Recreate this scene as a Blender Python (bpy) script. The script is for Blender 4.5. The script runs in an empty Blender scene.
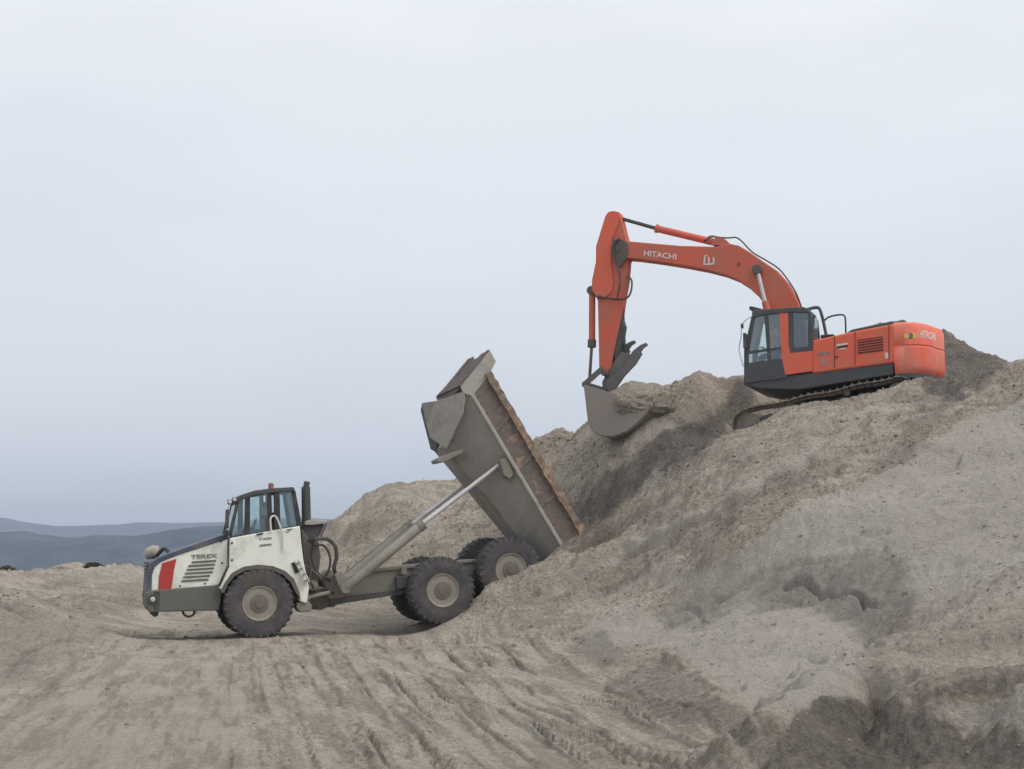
import bpy, bmesh, math, random
import numpy as np
from mathutils import Vector, Matrix, noise as mnoise
random.seed(7)
rng = np.random.RandomState(11)
C = bpy.context.scene.collection
R = math.radians
PI = math.pi

# ------------------------------------------------------------------ camera
F = 1400.0; CX = 512.0; CY = 384.5; CAMZ = 1.85; HOR = 560.0
TH = math.atan((HOR - CY) / F)
cam_d = bpy.data.cameras.new('camera'); cam = bpy.data.objects.new('camera', cam_d); C.objects.link(cam)
cam.location = (0, 0, CAMZ); cam.rotation_euler = (R(90) + TH, 0, 0)
cam_d.sensor_width = 36; cam_d.lens = 36 * F / 1024; cam_d.clip_start = .1; cam_d.clip_end = 20000
bpy.context.scene.camera = cam

# ------------------------------------------------------------------ world, sun
SUN_EL, SUN_AZ = R(52), R(118)          # azimuth clockwise from +Y: light from the right, a little behind the camera
w = bpy.data.worlds.new('World'); bpy.context.scene.world = w; w.use_nodes = True
nt = w.node_tree; nt.nodes.clear()
N = nt.nodes.new; L = nt.links.new
out = N('ShaderNodeOutputWorld'); bg = N('ShaderNodeBackground'); bg.inputs[1].default_value = .1
sky = N('ShaderNodeTexSky'); sky.sky_type = 'NISHITA'; sky.sun_disc = False
sky.sun_elevation = SUN_EL; sky.sun_rotation = SUN_AZ
tc = N('ShaderNodeTexCoord'); sep = N('ShaderNodeSeparateXYZ'); L(tc.outputs['Generated'], sep.inputs[0])
ramp = N('ShaderNodeValToRGB')
cr = ramp.color_ramp; cr.interpolation = 'EASE'
cr.elements[0].position = 0.0; cr.elements[0].color = (.56, .592, .65, 1)
cr.elements[1].position = .46; cr.elements[1].color = (.765, .785, .83, 1)
for p_, c_ in ((.07, (.60, .632, .685, 1)), (.20, (.65, .68, .727, 1)), (.32, (.70, .723, .765, 1))):
    e = cr.elements.new(p_); e.color = c_
nz = N('ShaderNodeTexNoise'); nz.inputs['Scale'].default_value = 2.2; nz.inputs['Detail'].default_value = 5; nz.inputs['Roughness'].default_value = .5
mp = N('ShaderNodeMapping'); mp.inputs['Scale'].default_value = (1, 1, 3.2); L(tc.outputs['Generated'], mp.inputs[0]); L(mp.outputs[0], nz.inputs['Vector'])
ma = N('ShaderNodeMath'); ma.operation = 'MULTIPLY_ADD'; ma.inputs[1].default_value = .5; L(nz.outputs[0], ma.inputs[0])
sb = N('ShaderNodeMath'); sb.operation = 'SUBTRACT'; sb.inputs[1].default_value = .25; L(sep.outputs[2], sb.inputs[0]); L(sb.outputs[0], ma.inputs[2])
L(ma.outputs[0], ramp.inputs[0])
mu = N('ShaderNodeVectorMath'); mu.operation = 'SCALE'; mu.inputs['Scale'].default_value = 10.0; L(ramp.outputs[0], mu.inputs[0])
mx = N('ShaderNodeMix'); mx.data_type = 'RGBA'; mx.inputs[0].default_value = .93; L(sky.outputs[0], mx.inputs[6]); L(mu.outputs[0], mx.inputs[7])
L(mx.outputs[2], bg.inputs[0]); L(bg.outputs[0], out.inputs[0])
sl = bpy.data.lights.new('sun', 'SUN'); so = bpy.data.objects.new('sun', sl); C.objects.link(so)
sl.energy = 1.5; sl.angle = R(28); sl.color = (1, .96, .9)
sd = Vector((math.sin(SUN_AZ) * math.cos(SUN_EL), math.cos(SUN_AZ) * math.cos(SUN_EL), math.sin(SUN_EL)))
so.rotation_euler = sd.to_track_quat('Z', 'Y').to_euler()
vs = bpy.context.scene.view_settings; vs.view_transform = 'Standard'; vs.look = 'None'; vs.exposure = 0.35; vs.gamma = 1

# ------------------------------------------------------------------ pixel -> world helpers (used to survey the photograph only)
cT, sT = math.cos(TH), math.sin(TH)
def ray(px, py):
    a = (px - CX) / F; b = (CY - py) / F
    return Vector((a, cT - b * sT, sT + b * cT))
def P(px, py, D):
    d = ray(px, py); t = D / d.y
    return Vector((d.x * t, D, CAMZ + d.z * t))
class Frame:
    """vertical reference plane of a machine; local axes u (along), w (to its far side), v (up)"""
    def __init__(s, px, py, D, ang):
        s.O = P(px, py, D); s.ang = ang
        s.ex = Vector((math.cos(ang), math.sin(ang), 0)); s.ey = Vector((-math.sin(ang), math.cos(ang), 0))
    def uv(s, px, py, w=0.0):
        d = ray(px, py); c = Vector((0, 0, CAMZ))
        t = (w - (c - s.O).dot(s.ey)) / d.dot(s.ey)
        q = c + d * t - s.O
        return q.dot(s.ex), q.z
    def p3(s, px, py, w=0.0):
        u, v = s.uv(px, py, w); return (u, w, v)
    def world(s, p): return s.O + s.ex * p[0] + s.ey * p[1] + Vector((0, 0, p[2]))

# ------------------------------------------------------------------ materials
def new_mat(name):
    m = bpy.data.materials.new(name); m.use_nodes = True
    t = m.node_tree; b = t.nodes['Principled BSDF']
    return m, t, b
def paint(name, col, rough=.5, dirt=.35, dirtcol=(.22, .19, .155), metal=0.0, scale=2.2, bump=.15, spec=.4):
    m, t, b = new_mat(name); n = t.nodes.new; l = t.links.new
    tcn = n('ShaderNodeTexCoord')
    n1 = n('ShaderNodeTexNoise'); n1.inputs['Scale'].default_value = scale; n1.inputs['Detail'].default_value = 8; n1.inputs['Roughness'].default_value = .68
    l(tcn.outputs['Object'], n1.inputs['Vector'])
    r1 = n('ShaderNodeValToRGB'); r1.color_ramp.elements[0].position = .62 - dirt * .45; r1.color_ramp.elements[1].position = .82 - dirt * .15
    l(n1.outputs[0], r1.inputs[0])
    n2 = n('ShaderNodeTexNoise'); n2.inputs['Scale'].default_value = scale * 9; n2.inputs['Detail'].default_value = 4
    l(tcn.outputs['Object'], n2.inputs['Vector'])
    f = n('ShaderNodeMath'); f.operation = 'MULTIPLY_ADD'; f.inputs[1].default_value = .75; f.inputs[2].default_value = dirt * .25; l(r1.outputs[0], f.inputs[0])
    f2 = n('ShaderNodeMath'); f2.operation = 'MULTIPLY'; l(f.outputs[0], f2.inputs[0])
    f3 = n('ShaderNodeMath'); f3.operation = 'MULTIPLY_ADD'; f3.inputs[1].default_value = .9; f3.inputs[2].default_value = .5; l(n2.outputs[0], f3.inputs[0]); l(f3.outputs[0], f2.inputs[1])
    f2.use_clamp = True
    mxn = n('ShaderNodeMix'); mxn.data_type = 'RGBA'; mxn.inputs[6].default_value = (*col, 1); mxn.inputs[7].default_value = (*dirtcol, 1)
    l(f2.outputs[0], mxn.inputs[0]); l(mxn.outputs[2], b.inputs['Base Color'])
    rr = n('ShaderNodeMath'); rr.operation = 'MULTIPLY_ADD'; rr.inputs[1].default_value = .4; rr.inputs[2].default_value = rough; rr.use_clamp = True
    l(f2.outputs[0], rr.inputs[0]); l(rr.outputs[0], b.inputs['Roughness'])
    b.inputs['Metallic'].default_value = metal; b.inputs['Specular IOR Level'].default_value = spec
    bp = n('ShaderNodeBump'); bp.inputs['Strength'].default_value = bump; bp.inputs['Distance'].default_value = .02
    l(n2.outputs[0], bp.inputs['Height']); l(bp.outputs[0], b.inputs['Normal'])
    return m
M = {}
M['white'] = paint('white_paint', (.80, .81, .72), .5, .30, (.38, .36, .29), spec=.3)
M['hoodtop'] = paint('blue_black_paint', (.045, .06, .10), .4, .35)
M['red'] = paint('red_paint', (.42, .035, .03), .5, .15)
M['dark'] = paint('dark_grey_metal', (.045, .05, .052), .55, .75, (.10, .10, .088))
M['skirt'] = paint('grey_bumper', (.085, .095, .092), .55, .8, (.15, .145, .12))
M['black'] = paint('black_plastic', (.015, .016, .02), .5, .3)
M['rubber'] = paint('tyre_rubber', (.028, .03, .037), .8, .75, (.14, .128, .115), scale=3.0, bump=.4, spec=.2)
M['rim'] = paint('dusty_rim', (.33, .30, .25), .6, .7, (.18, .155, .125))
M['hub'] = paint('dusty_hub', (.17, .15, .125), .6, .5, (.12, .10, .08))
M['chassis'] = paint('dusty_chassis', (.25, .24, .20), .7, .8, (.20, .18, .145))
M['joint'] = paint('grimy_joint', (.085, .075, .065), .7, .7, (.17, .145, .12))
M['bodygrey'] = paint('worn_grey_steel', (.34, .315, .28), .6, .6, (.24, .21, .18), scale=1.4)
M['bodylight'] = paint('worn_light_plate', (.36, .345, .31), .6, .5, (.25, .225, .19), scale=1.5)
M['bodybrown'] = paint('muddy_side_wall', (.30, .20, .14), .75, .75, (.15, .135, .12), scale=1.5)
M['rust'] = paint('rusty_rim_rail', (.34, .20, .11), .8, .75, (.20, .155, .12), scale=1.8)
M['chrome'] = paint('rod_chrome', (.62, .62, .63), .3, .25, (.3, .28, .26), metal=.3)
M['barrel'] = paint('cylinder_barrel', (.33, .31, .27), .6, .6, (.22, .195, .16))
M['orange'] = paint('orange_paint', (.76, .125, .065), .5, .40, (.50, .20, .13), scale=1.3, spec=.3)
M['orange_d'] = paint('orange_paint_dusty', (.69, .12, .068), .55, .6, (.40, .18, .13), scale=1.1, spec=.25)
M['counter'] = paint('orange_counterweight', (.84, .13, .072), .5, .5, (.62, .32, .25), scale=2.6, spec=.3)
M['exgrey'] = paint('excavator_dark_grey', (.055, .06, .068), .5, .4, (.12, .11, .10))
M['steel'] = paint('worn_bucket_steel', (.25, .25, .265), .6, .95, (.33, .275, .225), scale=1.5, metal=.1)
M['thumb'] = paint('dusty_thumb_steel', (.15, .145, .135), .6, .6, (.13, .11, .09))
M['trackm'] = paint('muddy_track', (.09, .08, .072), .75, .95, (.28, .235, .19), scale=2)
M['hose'] = paint('black_hose', (.02, .02, .022), .5, .4)
M['vent'] = paint('red_black_mesh', (.15, .035, .025), .7, .3, (.06, .03, .03), scale=20)
M['letter'] = paint('faded_white_lettering', (.74, .66, .62), .6, .3, (.60, .38, .32), scale=6)
M['letter_d'] = paint('faded_dark_lettering', (.14, .13, .12), .6, .5, (.35, .33, .29), scale=12)
M['cream'] = paint('cream_rail_paint', (.72, .70, .64), .5, .3)
M['yellow'] = paint('yellow_sticker', (.72, .5, .12), .5, .2)
M['amber'] = paint('beacon_red', (.36, .08, .08), .5, .4)
M['lamp'] = paint('lamp_lens', (.75, .75, .70), .2, .4)
M['seat'] = paint('seat_cloth', (.07, .05, .05), .9, .1)
M['skin'] = paint('skin', (.48, .29, .21), .55, .02)
M['jacket'] = paint('dark_jacket', (.03, .035, .05), .9, .1)
M['shirt'] = paint('red_check_shirt', (.30, .07, .07), .9, .1)
M['trousers'] = paint('work_trousers', (.05, .06, .08), .9, .1)
M['hair'] = paint('dark_cap', (.03, .025, .022), .8, .05)
def glass(name, tint, gloss=.22):
    m, t, b = new_mat(name); n = t.nodes.new; l = t.links.new; t.nodes.remove(b)
    tr = n('ShaderNodeBsdfTransparent'); tr.inputs[0].default_value = (*tint, 1)
    gl = n('ShaderNodeBsdfGlossy'); gl.inputs['Roughness'].default_value = .08; gl.inputs[0].default_value = (.85, .95, 1, 1)
    df = n('ShaderNodeBsdfDiffuse'); df.inputs[0].default_value = (.35, .36, .33, 1)
    fr = n('ShaderNodeFresnel'); fr.inputs[0].default_value = 1.5
    ad = n('ShaderNodeMath'); ad.operation = 'ADD'; ad.inputs[1].default_value = gloss * .3; l(fr.outputs[0], ad.inputs[0])
    m1 = n('ShaderNodeMixShader'); l(ad.outputs[0], m1.inputs[0]); l(tr.outputs[0], m1.inputs[1]); l(gl.outputs[0], m1.inputs[2])
    m2 = n('ShaderNodeMixShader'); m2.inputs[0].default_value = .05; l(m1.outputs[0], m2.inputs[1]); l(df.outputs[0], m2.inputs[2])
    l(m2.outputs[0], t.nodes['Material Output'].inputs[0]); return m
M['glass'] = glass('tinted_cab_glass', (.95, 1, .995))
M['glass2'] = glass('dark_cab_glass', (.62, .70, .73), .25)

def mottled(name, cols, scale):
    '''rust, old paint and caked mud in patches'''
    m, t, b = new_mat(name); n = t.nodes.new; l = t.links.new; tcn = n('ShaderNodeTexCoord')
    x = n('ShaderNodeTexNoise'); x.inputs['Scale'].default_value = scale; x.inputs['Detail'].default_value = 9; x.inputs['Roughness'].default_value = .7; l(tcn.outputs['Object'], x.inputs['Vector'])
    r = n('ShaderNodeValToRGB'); r.color_ramp.elements[0].position = .34; r.color_ramp.elements[0].color = (*cols[0], 1); r.color_ramp.elements[1].position = .68; r.color_ramp.elements[1].color = (*cols[-1], 1)
    for i, c in enumerate(cols[1:-1]): e = r.color_ramp.elements.new(.34 + .34 * (i + 1) / (len(cols) - 1)); e.color = (*c, 1)
    l(x.outputs[0], r.inputs[0]); l(r.outputs[0], b.inputs['Base Color']); b.inputs['Roughness'].default_value = .85; b.inputs['Specular IOR Level'].default_value = .2
    bp = n('ShaderNodeBump'); bp.inputs['Strength'].default_value = .5; bp.inputs['Distance'].default_value = .03; l(x.outputs[0], bp.inputs['Height']); l(bp.outputs[0], b.inputs['Normal']); return m
M['sidewall'] = mottled('muddy_rusty_side', [(.085, .075, .068), (.20, .155, .125), (.13, .115, .105), (.27, .19, .14), (.33, .28, .23)], 1.9)
M['rust'] = mottled('rusted_rail', [(.12, .10, .085), (.27, .205, .15), (.19, .135, .105), (.37, .255, .165), (.33, .29, .24)], 2.6)
M['lip'] = mottled('rusty_lip', [(.06, .05, .045), (.16, .12, .10), (.10, .085, .075), (.20, .165, .14)], 2.2)
M['bodygrey'] = mottled('caked_grey_steel', [(.23, .205, .18), (.29, .27, .24), (.315, .295, .265), (.34, .325, .295)], 1.0)
M['bodylight'] = mottled('dusty_light_plate', [(.24, .22, .19), (.34, .32, .28), (.38, .36, .32), (.30, .27, .235)], 2.0)

def ground_material():
    m, t, b = new_mat('sand_ground'); n = t.nodes.new; l = t.links.new
    tcn = n('ShaderNodeTexCoord'); at = n('ShaderNodeAttribute'); at.attribute_name = 'zones'
    sp = n('ShaderNodeSeparateColor'); l(at.outputs['Color'], sp.inputs[0])
    def nse(scale, detail=6, rough=.6, mapping=None, rot=0, src='Object'):
        x = n('ShaderNodeTexNoise'); x.inputs['Scale'].default_value = scale; x.inputs['Detail'].default_value = detail; x.inputs['Roughness'].default_value = rough
        if mapping:
            m0 = n('ShaderNodeMapping'); m0.inputs['Rotation'].default_value = (0, 0, rot); l(tcn.outputs[src], m0.inputs[0]); mm = n('ShaderNodeMapping'); mm.inputs['Scale'].default_value = mapping; l(m0.outputs[0], mm.inputs[0]); l(mm.outputs[0], x.inputs['Vector'])
        else: l(tcn.outputs[src], x.inputs['Vector'])
        return x
    def mix(fac, a, c, typ='MIX'):
        x = n('ShaderNodeMix'); x.data_type = 'RGBA'; x.blend_type = typ
        if isinstance(fac, float): x.inputs[0].default_value = fac
        else: l(fac, x.inputs[0])
        for i, v in ((6, a), (7, c)):
            if isinstance(v, tuple): x.inputs[i].default_value = (*v, 1)
            else: l(v, x.inputs[i])
        return x.outputs[2]
    def rmp(o, lo, hi):
        x = n('ShaderNodeMapRange'); x.inputs[1].default_value = lo; x.inputs[2].default_value = hi; l(o, x.inputs[0]); return x.outputs[0]
    def mul(a, c, op='MULTIPLY'):
        x = n('ShaderNodeMath'); x.operation = op; x.use_clamp = True
        for i, v in ((0, a), (1, c)):
            if isinstance(v, float): x.inputs[i].default_value = v
            else: l(v, x.inputs[i])
        return x.outputs[0]
    big = nse(.22, 5, .6); mid = nse(1.3, 7, .62); fine = nse(14, 6, .7); grain = nse(60, 4, .7)
    streak = nse(1.0, 7, .62, (.22, 1.5, .9), R(18.6)); patch = nse(.55, 6, .65, (.6, 1.3, 1.0))
    col = mix(rmp(big.outputs[0], .36, .64), (.395, .338, .272), (.48, .418, .34))
    col = mix(mul(rmp(streak.outputs[0], .48, .58), .75), col, (.54, .49, .415))
    stk2 = nse(1.0, 6, .68, (.5, 4.2, 1.5), R(21)); col = mix(mul(rmp(stk2.outputs[0], .50, .62), .5), col, (.28, .235, .195))
    stk3 = nse(1.0, 5, .6, (.16, .9, .6), R(17)); col = mix(mul(rmp(stk3.outputs[0], .52, .60), .5), col, (.31, .26, .21))
    col = mix(mul(rmp(mid.outputs[0], .52, .66), .4), col, (.29, .24, .20))
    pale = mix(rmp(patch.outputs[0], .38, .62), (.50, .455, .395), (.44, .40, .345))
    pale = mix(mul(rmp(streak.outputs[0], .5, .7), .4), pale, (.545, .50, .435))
    ed = nse(1.1, 6, .65)
    def soft(ch, wd=.5):
        x = n('ShaderNodeMath'); x.operation = 'MULTIPLY_ADD'; x.inputs[1].default_value = wd; l(ed.outputs[0], x.inputs[0])
        y = n('ShaderNodeMath'); y.operation = 'SUBTRACT'; y.inputs[1].default_value = wd * .5; l(ch, y.inputs[0]); l(y.outputs[0], x.inputs[2])
        return rmp(x.outputs[0], .34, .66)
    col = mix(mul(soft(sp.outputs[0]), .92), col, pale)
    road = mix(rmp(patch.outputs[0], .35, .65), (.55, .49, .40), (.44, .38, .31))
    road = mix(mul(rmp(mid.outputs[0], .48, .68), .45), road, (.55, .50, .42))
    rs = nse(1.0, 6, .65, (3.2, .28, 1), R(-11)); road = mix(mul(rmp(rs.outputs[0], .47, .57), .75), road, (.31, .255, .205))
    rs2 = nse(1.0, 6, .7, (9, .8, 1), R(-14)); road = mix(mul(rmp(rs2.outputs[0], .5, .66), .4), road, (.56, .51, .44))
    col = mix(mul(soft(sp.outputs[2]), .9), col, road)
    damp_shade = mix(rmp(mid.outputs[0], .4, .62), (.15, .132, .115), (.215, .19, .165))  # dark tone for wet sand and for the painted shade
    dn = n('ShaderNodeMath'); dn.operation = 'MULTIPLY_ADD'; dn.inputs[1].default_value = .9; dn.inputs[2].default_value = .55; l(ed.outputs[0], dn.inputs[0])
    col = mix(mul(sp.outputs[1], dn.outputs[0]), col, damp_shade)
    inv = n('ShaderNodeMath'); inv.operation = 'MULTIPLY_ADD'; inv.inputs[1].default_value = -.32; inv.inputs[2].default_value = .55; l(sp.outputs[0], inv.inputs[0])
    col = mix(inv.outputs[0], col, mix(rmp(fine.outputs[0], .3, .7), (.40, .40, .40), (1.55, 1.55, 1.55)), 'MULTIPLY')
    col = mix(.45, col, mix(rmp(grain.outputs[0], .3, .7), (.55, .55, .55), (1.5, 1.5, 1.5)), 'MULTIPLY')
    l(col, b.inputs['Base Color']); b.inputs['Roughness'].default_value = .95; b.inputs['Specular IOR Level'].default_value = .1
    hs = n('ShaderNodeMath'); hs.operation = 'MULTIPLY_ADD'; hs.inputs[1].default_value = .35; l(grain.outputs[0], hs.inputs[0]); l(fine.outputs[0], hs.inputs[2])
    hs2 = n('ShaderNodeMath'); hs2.operation = 'MULTIPLY_ADD'; hs2.inputs[1].default_value = 1.6; l(nse(4.5, 7, .65).outputs[0], hs2.inputs[0]); l(hs.outputs[0], hs2.inputs[2])
    bp = n('ShaderNodeBump'); bp.inputs['Strength'].default_value = .9; bp.inputs['Distance'].default_value = .12; l(hs2.outputs[0], bp.inputs['Height']); l(bp.outputs[0], b.inputs['Normal'])
    return m
M['sand'] = ground_material()
def forest_material(name, a, c, scale):
    m, t, b = new_mat(name); n = t.nodes.new; l = t.links.new
    tcn = n('ShaderNodeTexCoord'); x = n('ShaderNodeTexNoise'); x.inputs['Scale'].default_value = scale; x.inputs['Detail'].default_value = 8; x.inputs['Roughness'].default_value = .7
    l(tcn.outputs['Object'], x.inputs['Vector']); r = n('ShaderNodeValToRGB'); r.color_ramp.elements[0].position = .35; r.color_ramp.elements[1].position = .65
    r.color_ramp.elements[0].color = (*a, 1); r.color_ramp.elements[1].color = (*c, 1); l(x.outputs[0], r.inputs[0]); l(r.outputs[0], b.inputs['Base Color']); b.inputs['Roughness'].default_value = 1
    b.inputs['Specular IOR Level'].default_value = 0
    return m
M['forest'] = forest_material('forest_cover', (.008, .016, .028), (.075, .092, .105), .03)
M['leaf'] = forest_material('shrub_leaves', (.05, .05, .035), (.12, .11, .08), 6)
M['rock'] = paint('sand_clod', (.34, .29, .24), .9, .6, (.27, .23, .19), scale=5, spec=.1)

# ------------------------------------------------------------------ mesh builder
def tag(o, label=None, cat=None, group=None, kind=None):
    if label: o['label'] = label
    if cat: o['category'] = cat
    if group: o['group'] = group
    if kind: o['kind'] = kind
    return o
class MB:
    def __init__(s): s.v = []; s.f = []
    def add(s, vs, fs):
        o = len(s.v); s.v += [tuple(x) for x in vs]; s.f += [tuple(i + o for i in f) for f in fs]; return s
    def prism(s, uv, w0, w1):
        n = len(uv); a = sum(uv[i][0] * uv[(i + 1) % n][1] - uv[(i + 1) % n][0] * uv[i][1] for i in range(n))
        if a < 0: uv = uv[::-1]
        vs = [(u, w0, v) for u, v in uv] + [(u, w1, v) for u, v in uv]
        fs = [tuple(range(n)), tuple(range(2 * n - 1, n - 1, -1))] + [(i + n, (i + 1) % n + n, (i + 1) % n, i) for i in range(n)]
        return s.add(vs, fs)
    def plan(s, uw, v0, v1):
        n = len(uw); a = sum(uw[i][0] * uw[(i + 1) % n][1] - uw[(i + 1) % n][0] * uw[i][1] for i in range(n))
        if a < 0: uw = uw[::-1]
        vs = [(u, w, v0) for u, w in uw] + [(u, w, v1) for u, w in uw]
        fs = [tuple(range(n - 1, -1, -1)), tuple(range(n, 2 * n))] + [(i, (i + 1) % n, (i + 1) % n + n, i + n) for i in range(n)]
        return s.add(vs, fs)
    def box(s, c, d, mat=None):
        vs = [Vector((sx * d[0] / 2, sy * d[1] / 2, sz * d[2] / 2)) for sx in (-1, 1) for sy in (-1, 1) for sz in (-1, 1)]
        if mat is not None: vs = [mat @ v for v in vs]
        vs = [v + Vector(c) for v in vs]
        return s.add(vs, [(0, 1, 3, 2), (4, 6, 7, 5), (0, 4, 5, 1), (2, 3, 7, 6), (0, 2, 6, 4), (1, 5, 7, 3)])
    def bar(s, a, b, wd, ht):
        a = Vector(a); b = Vector(b); d = b - a; q = d.to_track_quat('X', 'Z').to_matrix()
        return s.box((a + b) / 2, (d.length, wd, ht), q)
    def tube(s, pts, r, n=10, cap=True):
        pts = [Vector(p) for p in pts]; rs = r if isinstance(r, (list, tuple)) else [r] * len(pts)
        base = len(s.v); up = Vector((.13, .9, .31))
        rings = []
        for i, p in enumerate(pts):
            d = (pts[min(i + 1, len(pts) - 1)] - pts[max(i - 1, 0)]).normalized()
            x = d.cross(up)
            if x.length < 1e-3: x = d.cross(Vector((1, 0, 0)))
            x.normalize(); y = d.cross(x)
            rings.append([p + (x * math.cos(2 * PI * k / n) + y * math.sin(2 * PI * k / n)) * rs[i] for k in range(n)])
        vs = [q for r_ in rings for q in r_]
        fs = [(i * n + k, i * n + (k + 1) % n, (i + 1) * n + (k + 1) % n, (i + 1) * n + k) for i in range(len(pts) - 1) for k in range(n)]
        if cap: fs += [tuple(range(n - 1, -1, -1)), tuple((len(pts) - 1) * n + k for k in range(n))]
        return s.add(vs, fs)
    def lathe(s, prof, n=40, c=(0, 0, 0), ax='w', closed=False):
        """prof: (radius, along axis w)"""
        vs = []
        for r, a in prof:
            for k in range(n):
                t = 2 * PI * k / n
                vs.append((c[0] + r * math.cos(t), c[1] + a, c[2] + r * math.sin(t)))
        m = len(prof); fs = []
        for i in range(m - 1 + (1 if closed else 0)):
            j = (i + 1) % m
            fs += [(i * n + k, i * n + (k + 1) % n, j * n + (k + 1) % n, j * n + k) for k in range(n)]
        if not closed: fs += [tuple(range(n - 1, -1, -1)), tuple((m - 1) * n + k for k in range(n))]
        return s.add(vs, fs)
    def build(s, name, m, parent=None, bevel=0, smooth=False, loc=None, solid=0):
        me = bpy.data.meshes.new(name); me.from_pydata(s.v, [], s.f); me.update()
        bm = bmesh.new(); bm.from_mesh(me); bmesh.ops.recalc_face_normals(bm, faces=bm.faces); bm.to_mesh(me); bm.free()
        if smooth:
            me.polygons.foreach_set('use_smooth', [True] * len(me.polygons))
            try: me.set_sharp_from_angle(angle=R(35))
            except Exception: pass
        me.materials.append(m)
        o = bpy.data.objects.new(name, me); C.objects.link(o)
        if parent: o.parent = parent
        if loc: o.location = loc
        if solid:
            q = o.modifiers.new('thickness', 'SOLIDIFY'); q.thickness = solid; q.offset = 0
        if bevel:
            q = o.modifiers.new('edge', 'BEVEL'); q.width = bevel; q.segments = 2; q.limit_method = 'ANGLE'; q.angle_limit = R(40)
        return o
def empty(name, loc, rz, label, cat, group=None):
    o = bpy.data.objects.new(name, None); C.objects.link(o); o.location = loc; o.rotation_euler = (0, 0, rz)
    o.empty_display_size = .3; tag(o, label, cat, group); return o
def curve_pts(pts, n=8):
    """Catmull-Rom through points"""
    pts = [Vector(p) for p in pts]; q = [pts[0] * 2 - pts[1]] + pts + [pts[-1] * 2 - pts[-2]]; res = []
    for i in range(1, len(q) - 2):
        for k in range(n):
            t = k / n; a, b, c, d = q[i - 1], q[i], q[i + 1], q[i + 2]
            res.append(.5 * ((2 * b) + (c - a) * t + (2 * a - 5 * b + 4 * c - d) * t * t + (3 * b - a - 3 * c + d) * t ** 3))
    return res + [pts[-1]]
def lettering(txt, name, m, parent, org, xdir, ydir, height, width=None, depth=.006, bold=.0):
    """flat text laid on a face: org lower left, xdir reading direction, ydir up"""
    cu = bpy.data.curves.new(name, 'FONT'); cu.body = txt; cu.size = 1; cu.extrude = .01; cu.offset = bold; cu.resolution_u = 3
    o = bpy.data.objects.new(name, cu); C.objects.link(o)
    dg = bpy.context.evaluated_depsgraph_get(); me = bpy.data.meshes.new_from_object(o.evaluated_get(dg))
    bpy.data.objects.remove(o)
    co = np.array([v.co[:] for v in me.vertices]); mn = co.min(0); mxx = co.max(0)
    sy = height / (mxx[1] - mn[1]); sx = (width / (mxx[0] - mn[0])) if width else sy
    X = Vector(xdir).normalized(); Y = Vector(ydir).normalized(); Z = X.cross(Y)
    for v in me.vertices:
        c = v.co.copy(); v.co = Vector(org) + X * (c.x - mn[0]) * sx + Y * (c.y - mn[1]) * sy + Z * (depth if c.z > 0 else -.01)
    me.materials.clear(); me.materials.append(m)
    o = bpy.data.objects.new(name, me); C.objects.link(o); o.parent = parent; return o

# ------------------------------------------------------------------ machine frames
TA = R(17); FT = Frame(259.2, 636, 34.0, TA)          # truck: ground point below the near front wheel
EB = R(-22); FE = Frame(780, 384, 37.0, EB)            # excavator: left side plane of the house

# ------------------------------------------------------------------ noise
_perm = rng.permutation(4096); _g = rng.rand(4096) * 2 * PI; _gx = np.cos(_g); _gy = np.sin(_g)
def perlin(x, y):
    xi = np.floor(x).astype(np.int64); yi = np.floor(y).astype(np.int64); xf = x - xi; yf = y - yi
    def gr(ix, iy, fx, fy):
        h = _perm[(_perm[ix & 4095] + iy) & 4095]; return _gx[h] * fx + _gy[h] * fy
    u = xf ** 3 * (xf * (xf * 6 - 15) + 10); v = yf ** 3 * (yf * (yf * 6 - 15) + 10)
    a = gr(xi, yi, xf, yf); b = gr(xi + 1, yi, xf - 1, yf); c = gr(xi, yi + 1, xf, yf - 1); d = gr(xi + 1, yi + 1, xf - 1, yf - 1)
    return (a + u * (b - a) + v * ((c + u * (d - c)) - (a + u * (b - a)))) * 1.5
def fbm(x, y, o=5, g=.5, s=0):
    r = 0; a = 1; k = 0
    for i in range(o):
        r = r + a * perlin(x + 17.3 * i + s, y - 9.1 * i + s * 1.7); k += a; a *= g; x = x * 2.03; y = y * 2.03
    return r
def ridged(x, y, o=4, s=0):
    r = 0; a = 1
    for i in range(o):
        r = r + a * (1 - np.abs(perlin(x + 31.7 * i + s, y + 5.3 * i - s)) * 2); a *= .5; x = x * 2.1; y = y * 2.1
    return r / 1.9
def sst(a, b, x):
    t = np.clip((x - a) / (b - a), 0, 1); return t * t * (3 - 2 * t)

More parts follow.
